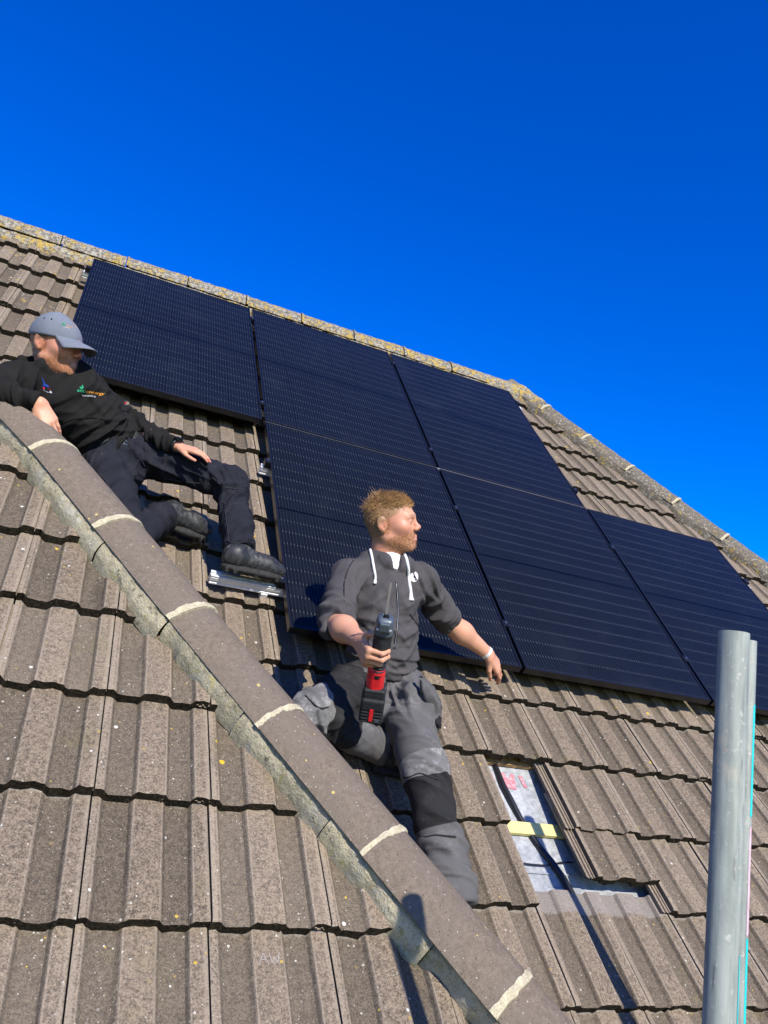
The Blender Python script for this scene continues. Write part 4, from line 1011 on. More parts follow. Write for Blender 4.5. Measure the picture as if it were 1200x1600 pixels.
    def topdir(c, N, q):
        yy = (c - J['head']) @ Fw; xx = (c - J['head']) @ Rw; fl = Fw * .25
        bl = np.clip((yy + .065) / .05, 0, 1)[:, None]; D = N * .40 + (Fw * .75 + Uw * .10) * bl + (Fw * -.30 - Uw * .50) * (1 - bl) - Rw * .12
        L = np.where(yy > .05, .75, 1.0) * np.where(yy < -.055, 1.05, 1.0); return D, L
    def sidedir(c, N, q): return N * .35 - Uw * .9 - Fw * .35, np.ones(len(c))
    vs, fs, at = [], [], []; o = 0
    for m, fn, n_, ln, wd, sd, cu, ji in ((top, topdir, 3600, .025, .0009, 5, .06, .15), (sides, sidedir, 3000, .008, .0008, 6, .05, .2), (bm * .9, lambda c, N, q: (N * .65 - Uw * .65 + Fw * .2, np.ones(len(c))), 1500, .0062, .0006, 8, .1, .35)):
        a, b, c = strands(hv, hf, np.clip(m, 0, 1), fn, int(n_ * 1.5), ln, wd, sd, cu, 3, ji); vs.append(a); fs.append(b + o); at.append(c); o += len(a)
        if sd == 6 or sd == 5: hm = 0
    q = np.random.RandomState(3)                                              # tuft standing up at the crown
    tuft = ((Q[:, 1] < -.050) & (Q[:, 2] > .080)).astype(float)
    a, b, c = strands(hv, hf, tuft, lambda c, N, q: (Uw * 1.0 - Fw * .55 + N * .2, np.ones(len(c))), 36, .036, .0008, 12, .25, 3, .25); vs.append(a); fs.append(b + o); at.append(c)
    link('hair', npmesh('hair', np.concatenate(vs[:2] + vs[3:]) - base, np.concatenate([fs[0], fs[1], fs[3] - len(vs[2])]), hair_material('fair_hair', (.16, .078, .024), (.50, .295, .110)), None, {'strand': np.concatenate(at[:2] + at[3:])}), P)
    link('beard', npmesh('beard', vs[2] - base, fs[2] - len(vs[0]) - len(vs[1]), hair_material('ginger_beard', (.16, .065, .02), (.42, .21, .08)), None, {'strand': at[2]}), P)
    # ---- hoodie
    F = Field(); lo = J['pelvis'] + ax * .035; ns0 = unit(side)
    F.loft(lo, J['neck'], side, [(0, .140, .112, .012), (.18, .148, .118, .014), (.45, .146, .114, .008), (.72, .164, .112, .004), (.90, .140, .088, -.004), (1, .080, .070, -.006)], .03)
    F.box(lo - ax * .075 - fr * 0, (.25, .25, .055), frame3(fr, ax), .002, .006, 's')
    F.cap(J['neck'] - ax * .035, J['shR'] + ax * .002, .058, .054, .04); F.cap(J['neck'] - ax * .035, J['shL'] + ax * .002, .058, .054, .04)
    eR = J['elR'] + unit(J['wrR'] - J['elR']) * .03; eL = J['elL'] + unit(J['wrL'] - J['elL']) * .028
    F.cap(J['shR'] + ns0 * -.012, J['elR'], .063, .058, .03); F.cap(J['elR'], eR, .058, .055, .02); F.cap(J['shL'] + ns0 * .012, J['elL'], .060, .055, .03); F.cap(J['elL'], eL, .055, .053, .02)
    dR = unit(J['wrR'] - J['elR']); dL = unit(J['wrL'] - J['elL'])
    F.box(eR + dR * .058, (.09, .09, .05), frame3(dR, ax)[[0, 2, 1]], .002, .004, 's'); F.box(eL + dL * .058, (.09, .09, .05), frame3(dL, ax)[[0, 2, 1]], .002, .004, 's')
    for e, d, r in ((eR + dR * -.006, dR, .050), (eL + dL * -.006, dL, .048)):      # rolled cuffs
        x = unit(np.cross(d, ax)); y = np.cross(d, x)
        for i in range(12): a0, a1 = 2 * math.pi * i / 12, 2 * math.pi * (i + 1) / 12; F.cap(e + (x * math.cos(a0) + y * math.sin(a0)) * r, e + (x * math.cos(a1) + y * math.sin(a1)) * r, .0125, .0125, .008)
    nk = J['neck']; ns = unit(side)                                                 # hood collar bunched round the neck
    for i in range(16):
        a0, a1 = [math.radians(-62 + (304 + 0) * q / 16 - 90 + 0) for q in (i, i + 1)]
        pt = lambda a: nk - ax * (.012 + .035 * max(0, -math.cos(a + math.pi / 2 + math.pi / 2 - math.pi / 2))) + ns * .082 * math.cos(a + math.radians(152)) * 1.0 + fr * .082 * math.sin(a + math.radians(152)) * -1.0
        F.cap(pt(a0), pt(a1), .022 + .013 * math.sin(math.pi * i / 16), .022 + .013 * math.sin(math.pi * (i + 1) / 16), .018)
    F.cap(nk - fr * .095 - ax * .01, nk - fr * .11 - ax * .09, .05, .06, .04)                # hood hanging down the back
    F.cap(nk - ax * .02, nk + ax * .12, .066, .075, .012, 's')
    F.ell(nk + fr * .085 - ax * .022, (.026, .05, .048), frame3(fr, ax), .012, 's')
    v, f = F.mesh(.0058)
    uR, uL = unit(J['elR'] - J['shR']), unit(J['elL'] - J['shL'])
    fold = [(J['elR'] * .75 + J['shR'] * .25 + TOC * .04, uR + ns * .35, .085, .055, 0.0179), (J['elR'] + TOC * .04, uR - ns * .3, .05, .036, 0.0170), (J['shR'] + fr * .05 - ax * .07 - ns * .04, ns + ax * .7, .08, .065, 0.0179),
            (J['elL'] * .75 + J['shL'] * .25 + TOC * .04, uL + ax * .4, .085, .055, 0.0179), (J['shL'] + fr * .05 - ax * .06 + ns * .03, -ns + ax * .7, .08, .065, 0.0179),
            (J['waist'] + fr * .1 - ns * .06, ax + ns * .55, .11, .085, 0.0187), (J['waist'] + fr * .1 + ns * .08 - ax * .05, ax - ns * .6, .10, .080, 0.0187), (J['pelvis'] + ax * .10 + fr * .1, ax + ns * .2, .10, .050, 0.0145), (J['chest'] + fr * .1 + ns * .06, ns + ax * .5, .10, .09, 0.0119), (J['chest'] + fr * .1 - ns * .09 - ax * .05, ns - ax * .5, .10, .085, 0.0119)]
    v = folds(v, f, fold, .0022, 21); h = (v - lo) @ ax
    rib = np.clip((.052 - h) / .01, 0, 1) * ((np.abs((v - lo) @ ns) < .2)); v = v - vnormals(v, f) * (.006 * np.exp(-((h - .052) / .006) ** 2) * (((v - lo) @ fr) > -.2))[:, None]
    hood = npmesh('hoodie', v - base, f, cloth('grey_marl_jersey', (.066, .061, .061), .22, .35)); link('hoodie', hood, P)
    T = bvh(v, f)
    # seams, zip, cords, badge
    zipm = plain('zip_metal', (.22, .22, .23), .5, .5, metal=.6, var=.6, sc=500); M_SEAM = cloth('hoodie_seam', (.026, .025, .027), .1)
    Z = [(0.242, -0.3981, 0.2816), (0.258, -0.3969, 0.2521), (0.2755, -0.3919, 0.2055), (0.2908, -0.386, 0.1586), (0.3065, -0.377, 0.0994), (0.3182, -0.3632, 0.0274), (0.3227, -0.3493, -0.0335), (0.3223, -0.3365, -0.0828)]
    ribbon(T, Z[2:-1], LOOK, .009, .0005, base, 'zip_band', M_SEAM, P, thick=.002); ribbon(T, Z[2:-1], LOOK, .0040, .0012, base, 'zip', zipm, P, thick=.0022)
    ribbon(T, [(0.2187, -0.31, -0.0249), (0.2285, -0.3238, 0.0136), (0.2796, -0.3494, 0.0338)], LOOK, .008, .0006, base, 'pocket_edge', M_SEAM, P); ribbon(T, [(0.3496, -0.3927, 0.0937), (0.3967, -0.3976, 0.0394), (0.4232, -0.3965, -0.0058)], LOOK, .008, .0006, base, 'pocket_edge', M_SEAM, P)
    CA = [(0.1579, -0.3336, 0.3332), (0.1577, -0.3707, 0.3056), (0.1753, -0.3682, 0.2689), (0.1912, -0.3645, 0.2295), (0.1988, -0.3615, 0.206), (0.2009, -0.3573, 0.1867)]
    CB = [(0.2754, -0.421, 0.3188), (0.2925, -0.4216, 0.2943), (0.3073, -0.4185, 0.2596), (0.3203, -0.4116, 0.2124), (0.3329, -0.4076, 0.1774), (0.3433, -0.4026, 0.142)]
    ribbon(T, CA, LOOK, .0125, .003, base, 'drawstring', M_CORD, P, [(0, 1), (.8, .85), (.9, 1.3), (1, 1.1)], thick=.006); ribbon(T, CB, LOOK, .0135, .003, base, 'drawstring', M_CORD, P, [(0, 1), (.8, 1), (.92, 1.3), (1, 2.0)], thick=.006)
    M_DARK = cloth('dark_print', (.03, .03, .035), .1)
    ribbon(T, [(0.1274, -0.3321, 0.2886), (0.0894, -0.3477, 0.2363), (0.0805, -0.3498, 0.172), (0.0915, -0.3607, 0.1115)], LOOK, .005, .0006, base, 'sleeve_seam', M_SEAM, P, thick=.0015)
    star = poly([(.0085 * (1 if i % 2 == 0 else .42) * math.sin(2 * math.pi * i / 10), .0085 * (1 if i % 2 == 0 else .42) * math.cos(2 * math.pi * i / 10)) for i in range(10)])
    decal(T, (0.3456, -0.4048, 0.2329), RT, UPV, LOOK, [(*disc(0, 0, .0175, .0200), M_CORD, .0004), (*star, M_DARK, .0014)], base, 'round_badge', P)
    # ---- white tee at the neck
    F = Field(); F.cap(nk - ax * .055 + fr * .030, nk - ax * .032 + fr * .032, .070, .056, .02, flat=fr, ratio=1.0)
    v, f = F.mesh(.005); link('tee_shirt', npmesh('tee_shirt', folds(v, f, [], .001, 3) - base, f, M_TEE), P)
    # ---- trousers
    F = Field(); F.loft(J['pelvis'] - ax * .10, J['pelvis'] + ax * .07, side, [(0, .144, .120, 0), (.6, .150, .122, 0), (1, .133, .104, .008)], .04)
    F.cap(J['hipR'], J['knR'], .098, .076, .035); F.cap(J['hipL'], J['knL'], .100, .079, .035)
    kR, aR, kL, aL = J['knR'], J['anR'], J['knL'], J['anL']; dl = unit(aL - kL); dr = unit(aR - kR)
    F.cap(kR, aR, .072, .060, .03); F.cap(kL, aL, .074, .070, .03); F.cap(kL * .35 + aL * .65, aL + dl * .06, .068, .078, .03)
    dl = unit(aL - kL); dr = unit(aR - kR); F.box(aL + dl * .105, (.11, .11, .05), frame3(dl, TOC)[[0, 2, 1]], .002, .006, 's'); F.box(aR + dr * .06, (.10, .10, .05), frame3(dr, ax)[[0, 2, 1]], .002, .006, 's')
    v, f = F.mesh(.0062)
    tl = unit(kL - J['hipL']); tr = unit(kR - J['hipR'])
    fold = [(J['hipL'] + fr * .09 - ns * .02, ns * .8 + ax * .6, .09, .075, 0.0232), (J['hipL'] * .5 + kL * .5 + fr * .05, tl * .5 + ns * .8, .12, .085, 0.0203), (kL + fr * .05 + ax * .05, tl + ns * .8, .065, .050, 0.0174), (kL * .55 + aL * .45 + fr * .05, dl * .6 + ns * .8, .11, .080, 0.0188), (aL - dl * .05, dl + ns * .35, .07, .050, 0.0261),
            (J['hipR'] + fr * .08, tr * .7 - ax * .8, .11, .070, 0.0261), (J['hipR'] * .4 + kR * .6 + TOC * .05, tr * .4 + UPV, .10, .080, 0.0203), (kR * .8 + aR * .2 + TOC * .05, dr + UPV * .7, .09, .050, 0.0261), (J['pelvis'] + fr * .12 - ax * .06, ns, .08, .060, 0.0232)]
    v = folds(v, f, fold, .0025, 51)
    c = v; t1, d1 = seg_t(c, J['hipL'], kL); t2, d2 = seg_t(c, kL, aL); t3, d3 = seg_t(c, J['hipR'], kR); t4, d4 = seg_t(c, kR, aR)
    fl = (c - kL) @ TOC; onL = np.minimum(d1, d2) < np.minimum(d3, d4); wob = snoise(c, 40, 9) * .02
    sg = lambda x, w=.02: np.clip(x / w, -1, 1)
    L_ = sg(np.minimum(d3, d4) - np.minimum(d1, d2), .01); mn = lambda *a: np.minimum.reduce(a)
    worn = np.maximum(mn(L_, sg(t1 - .86 - wob * .4), sg(.035 - t2), sg(fl + .03)), mn(-L_, sg(t3 - .80 - wob), sg(.04 - t4)))
    pad = np.maximum(mn(L_, sg(t2 - .035), sg(t1 - .9), sg(.50 - t2), sg(fl + .045)), mn(-L_, sg(t4 - .04), sg(.50 + wob - t4)))
    def work_trousers():
        m = Mat('grey_work_trousers', .95, .12); co = m.coord(); n1 = m.noise(co, 18, 4, .6); n2 = m.noise(co, 900, 2, .6); n3 = m.noise(co, 150, 3); dn = m.noise(co, 11, 5, .7).step(.50, .74) * n3.step(.3, .7)
        g = m.mix((.082, .080, .079), (.118, .114, .111), n1 * .4 + n2 * .6); g = m.mix(g, (.30, .29, .27), dn * .4)
        k = m.mix((.016, .0155, .016), (.030, .029, .029), n1 * .4 + n2 * .6); k = m.mix(k, (.13, .12, .11), dn * .25)
        w = m.mix((.105, .102, .098), (.165, .16, .153), n1); w = m.mix(w, (.34, .33, .31), (m.noise(co, 22, 6, .75).step(.46, .66)) * .65)
        c = m.mix(g, w, m.attr('worn').step(-.05, .05)); c = m.mix(c, k, m.attr('pad').step(-.05, .05)); ed = (1 - (m.attr('pad').abs()).step(.05, .18)); c = m.mix(c, (.02, .02, .02), ed * .6)
        m.set('Base Color', c); m.bump(n2 * .6 + n3, .35, .0014); return m.m
    M_TRG = cloth('grey_work_cloth', (.100, .097, .095), .14, .0, dust=.3); M_TRB = cloth('black_knee_cloth', (.022, .021, .022), .2, dust=.25, dustcol=(.14, .13, .12))
    link('trousers', npmesh('trousers', v - base, f, work_trousers(), None, {'worn': worn, 'pad': pad}), P)
    T2 = bvh(v, f)
    # holster pocket hanging at the left hip
    M_SM = cloth('dark_seam', (.030, .029, .029), .1)
    for nm, pts, w in (('side_seam', [(0.2805, -0.3637, -0.2566), (0.3024, -0.4051, -0.3444), (0.3165, -0.4951, -0.4467), (0.3226, -0.5837, -0.5422), (0.3374, -0.6433, -0.6348), (0.3425, -0.6937, -0.705)], .007), ('fly_seam', [(0.293, -0.3777, -0.1352), (0.304, -0.367, -0.1939), (0.3018, -0.3505, -0.2546)], .006), ('knee_seam', [(0.3154, -0.6045, -0.4934), (0.348, -0.6462, -0.4678), (0.4202, -0.6516, -0.4729)], .006), ('knee_seam', [(0.338, -0.7015, -0.6679), (0.3819, -0.7478, -0.642), (0.4535, -0.7553, -0.6376)], .006), ('pocket_seam', [(0.2011, -0.325, -0.1544), (0.1473, -0.3473, -0.1995)], .006), ('knee_seam', [(-0.0636, -0.5328, -0.2701), (-0.0143, -0.5669, -0.3003), (0.0394, -0.5499, -0.2773)], .006)):
        ribbon(T2, pts, LOOK, w, .0022, base, nm, M_SM, P, thick=.0016)
    hp = [(0.4107, -0.3972, -0.1129), (0.462, -0.4355, -0.1489), (0.4902, -0.4849, -0.224), (0.4925, -0.5015, -0.3338), (0.4406, -0.4749, -0.2878), (0.412, -0.4336, -0.1884)]
    hp = [V3(p) for p in hp]; cH = sum(hp) / 6; yH = unit(UPV); xH = unit(RT - yH * (RT @ yH)); zH = np.cross(xH, yH)
    bm = bmesh.new(); o2 = [((p - cH) @ xH, (p - cH) @ yH) for p in hp]
    fr_ = [bm.verts.new(Vector((x, y, .016 + .010 * (i in (3, 4))))) for i, (x, y) in enumerate(o2)]; bk_ = [bm.verts.new(Vector((x, y, -.020))) for x, y in o2]
    bm.faces.new(fr_); bm.faces.new(bk_[::-1])
    for i in range(6): bm.faces.new((fr_[i], bk_[i], bk_[(i + 1) % 6], fr_[(i + 1) % 6]))
    bmesh.ops.recalc_face_normals(bm, faces=bm.faces); bmesh.ops.bevel(bm, geom=bm.edges[:], offset=.010, segments=3, affect='EDGES'); bmesh.ops.triangulate(bm, faces=bm.faces); bmesh.ops.subdivide_edges(bm, edges=bm.edges[:], cuts=3, use_grid_fill=True)
    for v in bm.verts: v.co.z += .006 * math.sin(v.co.y * 55 + v.co.x * 30) + .004 * math.sin(v.co.y * 120 - v.co.x * 60)
    bm.verts.index_update(); vs = [cH + xH * v.co.x + yH * v.co.y + zH * v.co.z - base for v in bm.verts]; fs = [[v.index for v in f.verts] for f in bm.faces]; fm = [1 if (f.calc_center_median().y < -.060 or f.calc_center_median().y > .085) else 0 for f in bm.faces]; bm.free()
    link('holster_pocket', mesh('holster_pocket', vs, fs, [M_TRG, M_TRB], True, fm), P)
    # boots (mostly behind the hip tiles and in the shade)
    boot(P, base, aL + dl * .02, aL + V3(.035, .055, -.075), aL + V3(-.115, -.14, -.125), V3(-.1, -.1, 1), kL - aL, 91)
    boot(P, base, aR, aR + V3(-.03, .03, -.055), aR + V3(.22, -.03, -.055), V3(0, -.5, .8), kR - aR, 92)
    # wristband on the left wrist
    wd_ = unit(J['wrL'] - J['elL']); wc = J['wrL'] - wd_ * .012; x = unit(np.cross(wd_, TOC)); y = np.cross(wd_, x); pts = [Vector(wc + (x * .0285 + 0) * math.cos(a) + y * .0255 * math.sin(a) - base) for a in [2 * math.pi * i / 24 for i in range(25)]]
    b = MB(); k = len(pts); vs = []
    for p in pts:
        o_ = (p - Vector(wc - base)).normalized() * .0016
        for q, w in ((-1, 0), (-1, 1), (1, 1), (1, 0)): vs.append(p + Vector(wd_) * q * .0075 + o_ * w)
    b.add(vs, [(i * 4 + j, i * 4 + (j + 1) % 4, (i + 1) * 4 + (j + 1) % 4, (i + 1) * 4 + j) for i in range(k - 1) for j in range(4)])
    link('wristband', autosmooth(b.me('wristband', M_CORD), 40), P)
build_saw_man()

# ================================================================== CORDLESS SAW in his right hand
def build_saw():
    top = V3(0.08, -0.8009, 0.033) ; bot = V3(0.1596, -0.5993, -0.3149); top = top + (bot - top) * .04; bot = bot + (top - bot) * .03
    z = unit(top - bot); y = TOC - z * (TOC @ z); y = unit(y); x = np.cross(y, z); L = np.linalg.norm(top - bot)
    Mx = Matrix.Translation(top) @ Matrix((x, y, z)).transposed().to_4x4()          # local: z along the tool, towards the blade; y towards the camera side
    t = empty('reciprocating_saw', Mx, label='red and black cordless saw held upright in the hand of the bareheaded man', cat='cordless saw')
    RB = plain('black_rubber', (.018, .019, .020), .6, .3, var=.2, sc=120, bump=.2); RD = plain('red_plastic', (.62, .018, .022), .38, .5, var=.08); GB = plain('blue_grey_housing', (.085, .105, .120), .42, .5, metal=.3, var=.2); ST = plain('blade_steel', (.62, .63, .62), .35, .5, metal=.85, var=.1)
    E = np.eye(3)
    def part(nm, F, h, m, at=None):
        v, f = F.mesh(h); return link(nm, npmesh(nm, v, f, m), t)
    F = Field(); F.cap((0, 0, -.022), (0, 0, -.050), .030, .033, .01); F.box((0, .0, -.012), (.024, .026, .014), None, .006, .012); F.box((0, .030, -.020), (.017, .012, .016), None, .004, .008); F.box((0, .0, .006), (.009, .013, .012), None, .002, .004, 's')
    part('gear_housing', F, .0026, GB)
    F = Field(); F.cap((0, 0, -.055), (0, -.004, -.105), .0325, .027, .02); F.cap((0, -.004, -.105), (0, 0, -.205), .0265, .0285, .02, flat=(1, 0, 0), ratio=.92); F.cap((0, .020, -.085), (0, .024, -.120), .011, .010, .012)
    for i in range(7): F.box((0, 0, -.120 - i * .011), (.036, .036, .0014), None, .001, .002, 's') if i % 1 == 0 else None
    part('grip', F, .0028, RB)
    F = Field(); F.cap((0, 0, -.200), (0, -.006, -.258), .0285, .030, .02, flat=(1, 0, 0), ratio=.95); F.cap((.022, .004, -.195), (.012, 0, -.255), .0085, .015, .02); F.box((.0, .031, -.235), (.010, .006, .02), None, .003, .004, 's')
    part('motor_body', F, .0028, RD)
    F = Field(); F.box((0, -.006, -.338), (.040, .043, .046), None, .010, .004); F.box((0, -.004, -.272), (.036, .034, .014), None, .006, .010); F.box((0, -.006, -.292), (.034, .034, .014), None, .005, .008)
    for i in range(4): F.box((0, .04, -.372 + i * .012), (.05, .006, .0018), None, .001, .002, 's')
    bt = part('battery', F, .0028, RB)
    b = MB().box((-.006, .0375, -.372), (.007, .0385, -.325), 0, .0004); link('battery_stripe', b.me('battery_stripe', RD), bt)
    b = MB().box((-.029, .0368, -.374), (-.012, .0382, -.362), 0, .001); link('battery_latch', b.me('battery_latch', GB), bt)
    # blade with teeth
    n_ = 44; pl = [(.0055, -.01), (.0055, .118), (.001, .128), (-.0045, .126)] ; te = []
    for i in range(n_): zz = .124 - .112 * i / n_; te += [(-.0060, zz), (-.0042, zz - .0018)]
    pl = pl + te + [(-.0042, -.01)]
    b = MB(); k = len(pl); vs = [(px * .75, w + .004, pz) for w in (-.0008, .0008) for px, pz in pl]; 
    b.add([(q[0] * .9 + q[1] * .1, q[1], q[2]) for q in vs], [tuple(range(k))[::-1], tuple(range(k, 2 * k))] + [(i, (i + 1) % k, k + (i + 1) % k, k + i) for i in range(k)])
    link('blade', b.me('blade', ST), t)
    b = MB().tube([(-.024, .030, -.030), (-.012, .036, -.030), (.012, .036, -.030), (.024, .030, -.030)], .004, 8); link('shoe', autosmooth(b.me('shoe', ST)), t)
    b = MB().tube([(.0, .0, -.014), (.0, .0, .014)], .0075, 12); link('blade_clamp', autosmooth(b.me('blade_clamp', RB)), t)
build_saw()
# ================================================================== MAN WITH THE CAP
def build_cap_man():
    J = {'pelvis': (-0.8035, 0.4746, 0.6625), 'waist': (-0.9076, 0.3874, 0.7327), 'chest': (-1.0469, 0.3492, 0.8393), 'neck': (-1.1535, 0.3454, 0.9333), 'head': (-1.1330, 0.3140, 1.0235), 'shR': (-1.2574, 0.2841, 0.8166), 'elR': (-1.3597, 0.1110, 0.7012), 'wrR': (-1.1231, 0.0236, 0.6740), 'shL': (-0.9470, 0.4157, 0.8989), 'elL': (-0.7442, 0.5433, 0.8200), 'wrL': (-0.5572, 0.3377, 0.7266), 'hipR': (-0.8285, 0.4123, 0.5994), 'knR': (-0.6875, 0.1398, 0.2348), 'anR': (-0.5359, 0.4081, 0.4196), 'hipL': (-0.7231, 0.5004, 0.6957), 'knL': (-0.2826, 0.3853, 0.6322), 'anL': (-0.2124, 0.2041, 0.2806)}
    J = {k: V3(q) for k, q in J.items()}
    base = V3(-.75, .45, .50)
    P = empty('person', Matrix.Translation(base), label='man in a grey cap and black hoodie reclining, boot on a rail', cat='person', group='men on the roof')
    side = J['shR'] - J['shL']; ax = unit(J['neck'] - J['pelvis']); fr = unit(np.cross(ax, side)); ns = unit(side)
    SC = 1.07
    fwd = RT * .945 - UPV * .20 + TOC * .22; up = UPV * .97 + RT * .20
    hv, hf, ht, R, W_, bm = head_mesh(J['head'], fwd, up, J['neck'] - ax * .04, (.38, .15, .06), .66, (.24, .12, .06), SC, .0030, .75)
    F = Field(); d = unit(J['wrR'] - J['elR']); F.cap(J['elR'], J['wrR'], .044, .026, .02)
    hc = V3(-1.0385, 0.0233, 0.587); f1 = unit(V3(-1.060, .012, .590) - J['wrR'])
    tipsR, b1, s1 = hand(F, J['wrR'] + d * .0, f1, TOC * .75 + RT * .55 + UPV * .35, -RT - UPV * .3, [(10, 10, 8), (12, 14, 8), (14, 16, 10), (16, 20, 12)], [(.78, .45, .15), (.95, .12, .20), (.97, .02, .20)], .93)
    rv, rf = F.mesh(.0034)
    F = Field(); d = unit(J['wrL'] - J['elL']); F.cap(J['elL'], J['wrL'], .044, .026, .02)
    f2 = unit(RT * .95 - UPV * .22 + TOC * .02); tipsL, b2, s2 = hand(F, J['wrL'] + d * .012, f2, UPV * .85 + TOC * .30 + RT * .2, TOC, [(10, 20, 14), (12, 22, 14), (14, 24, 16), (16, 28, 18)], [(.78, .50, .25), (.92, .25, .28), (.96, .10, .25)], .84, .02)
    lv, lf = F.mesh(.0034)
    F = Field(); F.loft(J['pelvis'], J['neck'], side, [(0, .13, .09, 0), (.5, .12, .09, 0), (.8, .14, .085, 0), (1, .06, .06, 0)], .04)
    for a, b, r0, r1 in (('shR', 'elR', .048, .042), ('shL', 'elL', .048, .042), ('hipR', 'knR', .070, .050), ('knR', 'anR', .046, .036), ('hipL', 'knL', .070, .050), ('knL', 'anL', .046, .036)): F.cap(J[a], J[b], r0, r1, .04)
    cv, cf = F.mesh(.011)
    V_ = []; F_ = []; T_ = []; o = 0
    for v, f, t in ((hv, hf, ht), (rv, rf, skin_tint(rv, tipsR, 14)), (lv, lf, skin_tint(lv, tipsL, 16)), (cv, cf, np.repeat(SKIN_C[None], len(cv), 0))):
        V_.append(v); F_.append(f + o); T_.append(t); o += len(v)
    link('body', npmesh('body', np.concatenate(V_) - base, np.concatenate(F_), M_SKIN, None, {'tint': np.concatenate(T_)}), P)
    eyes(P, base, W_, R, SC, (.05, 1, -.25))
    a, b, c = strands(hv, hf, np.clip(bm, 0, 1), lambda c, N, q: (N * .6 - R[2] * .7 + R[1] * .25, np.ones(len(c))), 1800, .0075, .0006, 28, .1, 3, .35)
    link('beard', npmesh('beard', a - base, b, hair_material('red_beard', (.20, .075, .026), (.44, .20, .085)), None, {'strand': c}), P)
    Q = ((hv - J['head']) @ R.T) / SC; x, y, z = np.abs(Q[:, 0]), Q[:, 1], Q[:, 2]
    hmask = ((z > np.where(y > -.02, .010 + (y + .02) * .62, -.062 - (y + .02) * .1)) & (z < .06) & (y < .05)).astype(float) * (1 - .95 * ((x > .066) & (np.abs(y + .022) < .030) & (z < .028)))
    a, b, c = strands(hv, hf, hmask, lambda c, N, q: (N * .30 - R[2] * .9 - R[1] * .35, np.ones(len(c))), 2200, .008, .0008, 29, .05, 3, .25)
    link('hair', npmesh('hair', a - base, b, hair_material('cropped_red_hair', (.12, .05, .02), (.36, .18, .08)), None, {'strand': c}), P)
    # ---- cap: crown in six panels, brim, button, eyelets
    M_CAP = cloth('grey_cap_cotton', (.150, .165, .195), .10, .15); M_CAPD = plain('cap_eyelet', (.02, .022, .028), .8)
    C0 = W_(0, -.010, .030); vs = []; fs = []; NA, NP = 72, 22
    for i in range(NP + 1):
        ph = math.pi / 2 * (1 - i / NP) * 1.06 - .06
        for j in range(NA):
            a = 2 * math.pi * j / NA; seam = .0014 * math.exp(-((((a / (math.pi / 3)) + .5) % 1 - .5) / .05) ** 2)
            rx, ry, rz = .0855, .1085, .102; k = 1 - seam / .1 * (1 if i < NP else 0) + .006 * math.sin(3 * a + 1) * math.sin(ph * 2) + .008 * math.sin(5 * a) * math.cos(ph) * (i > NP - 9)
            zz = rz * math.sin(ph) * k; yy = ry * math.cos(ph) * math.cos(a) * k; xx = rx * math.cos(ph) * math.sin(a) * k
            if i == NP: zz -= .006 * (1 - math.cos(a)) * .5
            zz -= .030 * math.sin(ph) * math.cos(ph) * max(0, math.cos(a)) ** 1.3; yy += .004 * max(0, math.sin(ph)) ** 2
            vs.append(C0 + (np.array((xx, yy, zz)) * SC) @ R)
    for i in range(NP):
        for j in range(NA): fs.append((i * NA + j, i * NA + (j + 1) % NA, (i + 1) * NA + (j + 1) % NA, (i + 1) * NA + j))
    fs.append(tuple(range(NA))[::-1])
    capo = link('cap', mesh('cap', np.array(vs) - base, fs, M_CAP, True), P)
    sol = capo.modifiers.new('thickness', 'SOLIDIFY'); sol.thickness = .002; sol.offset = -1
    crown_tree = BVHTree.FromPolygons([Vector(q) for q in vs], fs[:-1])
    vs = []; fs = []; NB, NR = 26, 9
    for i in range(NR + 1):
        t = i / NR
        for j in range(NB + 1):
            a = math.radians(-62 + 124 * j / NB); rr = t * .078 * (math.cos(a * .9) ** .75)
            xx = math.sin(a) * (.0825 + rr * .24); yy = math.cos(a) * .1035 + rr * 1.02; zz = .004 - .006 * min(1, t * 4) - .016 * (math.sin(a) ** 2) * (.2 + t) * 1.5 - .016 * t * t - .004 * t
            vs.append(C0 + (np.array((xx, yy, zz)) * SC) @ R)
    for i in range(NR):
        for j in range(NB): b = i * (NB + 1) + j; fs.append((b, b + 1, b + NB + 2, b + NB + 1))
    br = link('cap_brim', mesh('cap_brim', np.array(vs) - base, fs, M_CAP, True), capo); sol = br.modifiers.new('thickness', 'SOLIDIFY'); sol.thickness = .0035; sol.offset = 0
    TC = crown_tree
    GR = cloth('green_thread', (.03, .30, .145), .1); OR = cloth('orange_thread', (.56, .25, .035), .1); WH = cloth('pale_thread', (.55, .58, .58), .1)
    leaf = [poly([(0, 0), (.006, .003), (.010, .010), (.009, .016), (.003, .012), (0, .006)]), poly([(-.001, 0), (-.002, .008), (-.006, .013), (-.012, .013), (-.012, .007), (-.007, .002)]), poly([(.0005, .006), (.0045, .013), (.004, .021), (.0005, .027), (-.003, .021), (-.003, .013)])]
    eco, energy, sol_ = text_tris('eco', .024), text_tris('energy', .022), text_tris('solutions', .0135)
    def logo(tree, c, xa, ya, look, parent, k, nm):
        shp = [(*off2(l, -.026 * k, .014 * k, .85 * k), GR, .0006) for l in leaf] + [(*off2(eco, -.028 * k, 0, k), GR, 0), (*off2(energy, .018 * k, 0, k), OR, 0), (*off2(sol_, -.004 * k, -.0165 * k, k), WH, 0)]
        return decal(tree, c, xa, ya, look, shp, base, nm, parent)
    xl = R[0] * -.74 + R[1] * .67; cc = C0 + (np.array((.0855 * .60, .1085 * .74, .050)) * SC) @ R
    logo(TC, cc, xl, R[2] - R[0] * .25 - R[1] * .3, -(R[0] * .60 + R[1] * .66 + R[2] * .45), capo, .50, 'embroidered_logo')
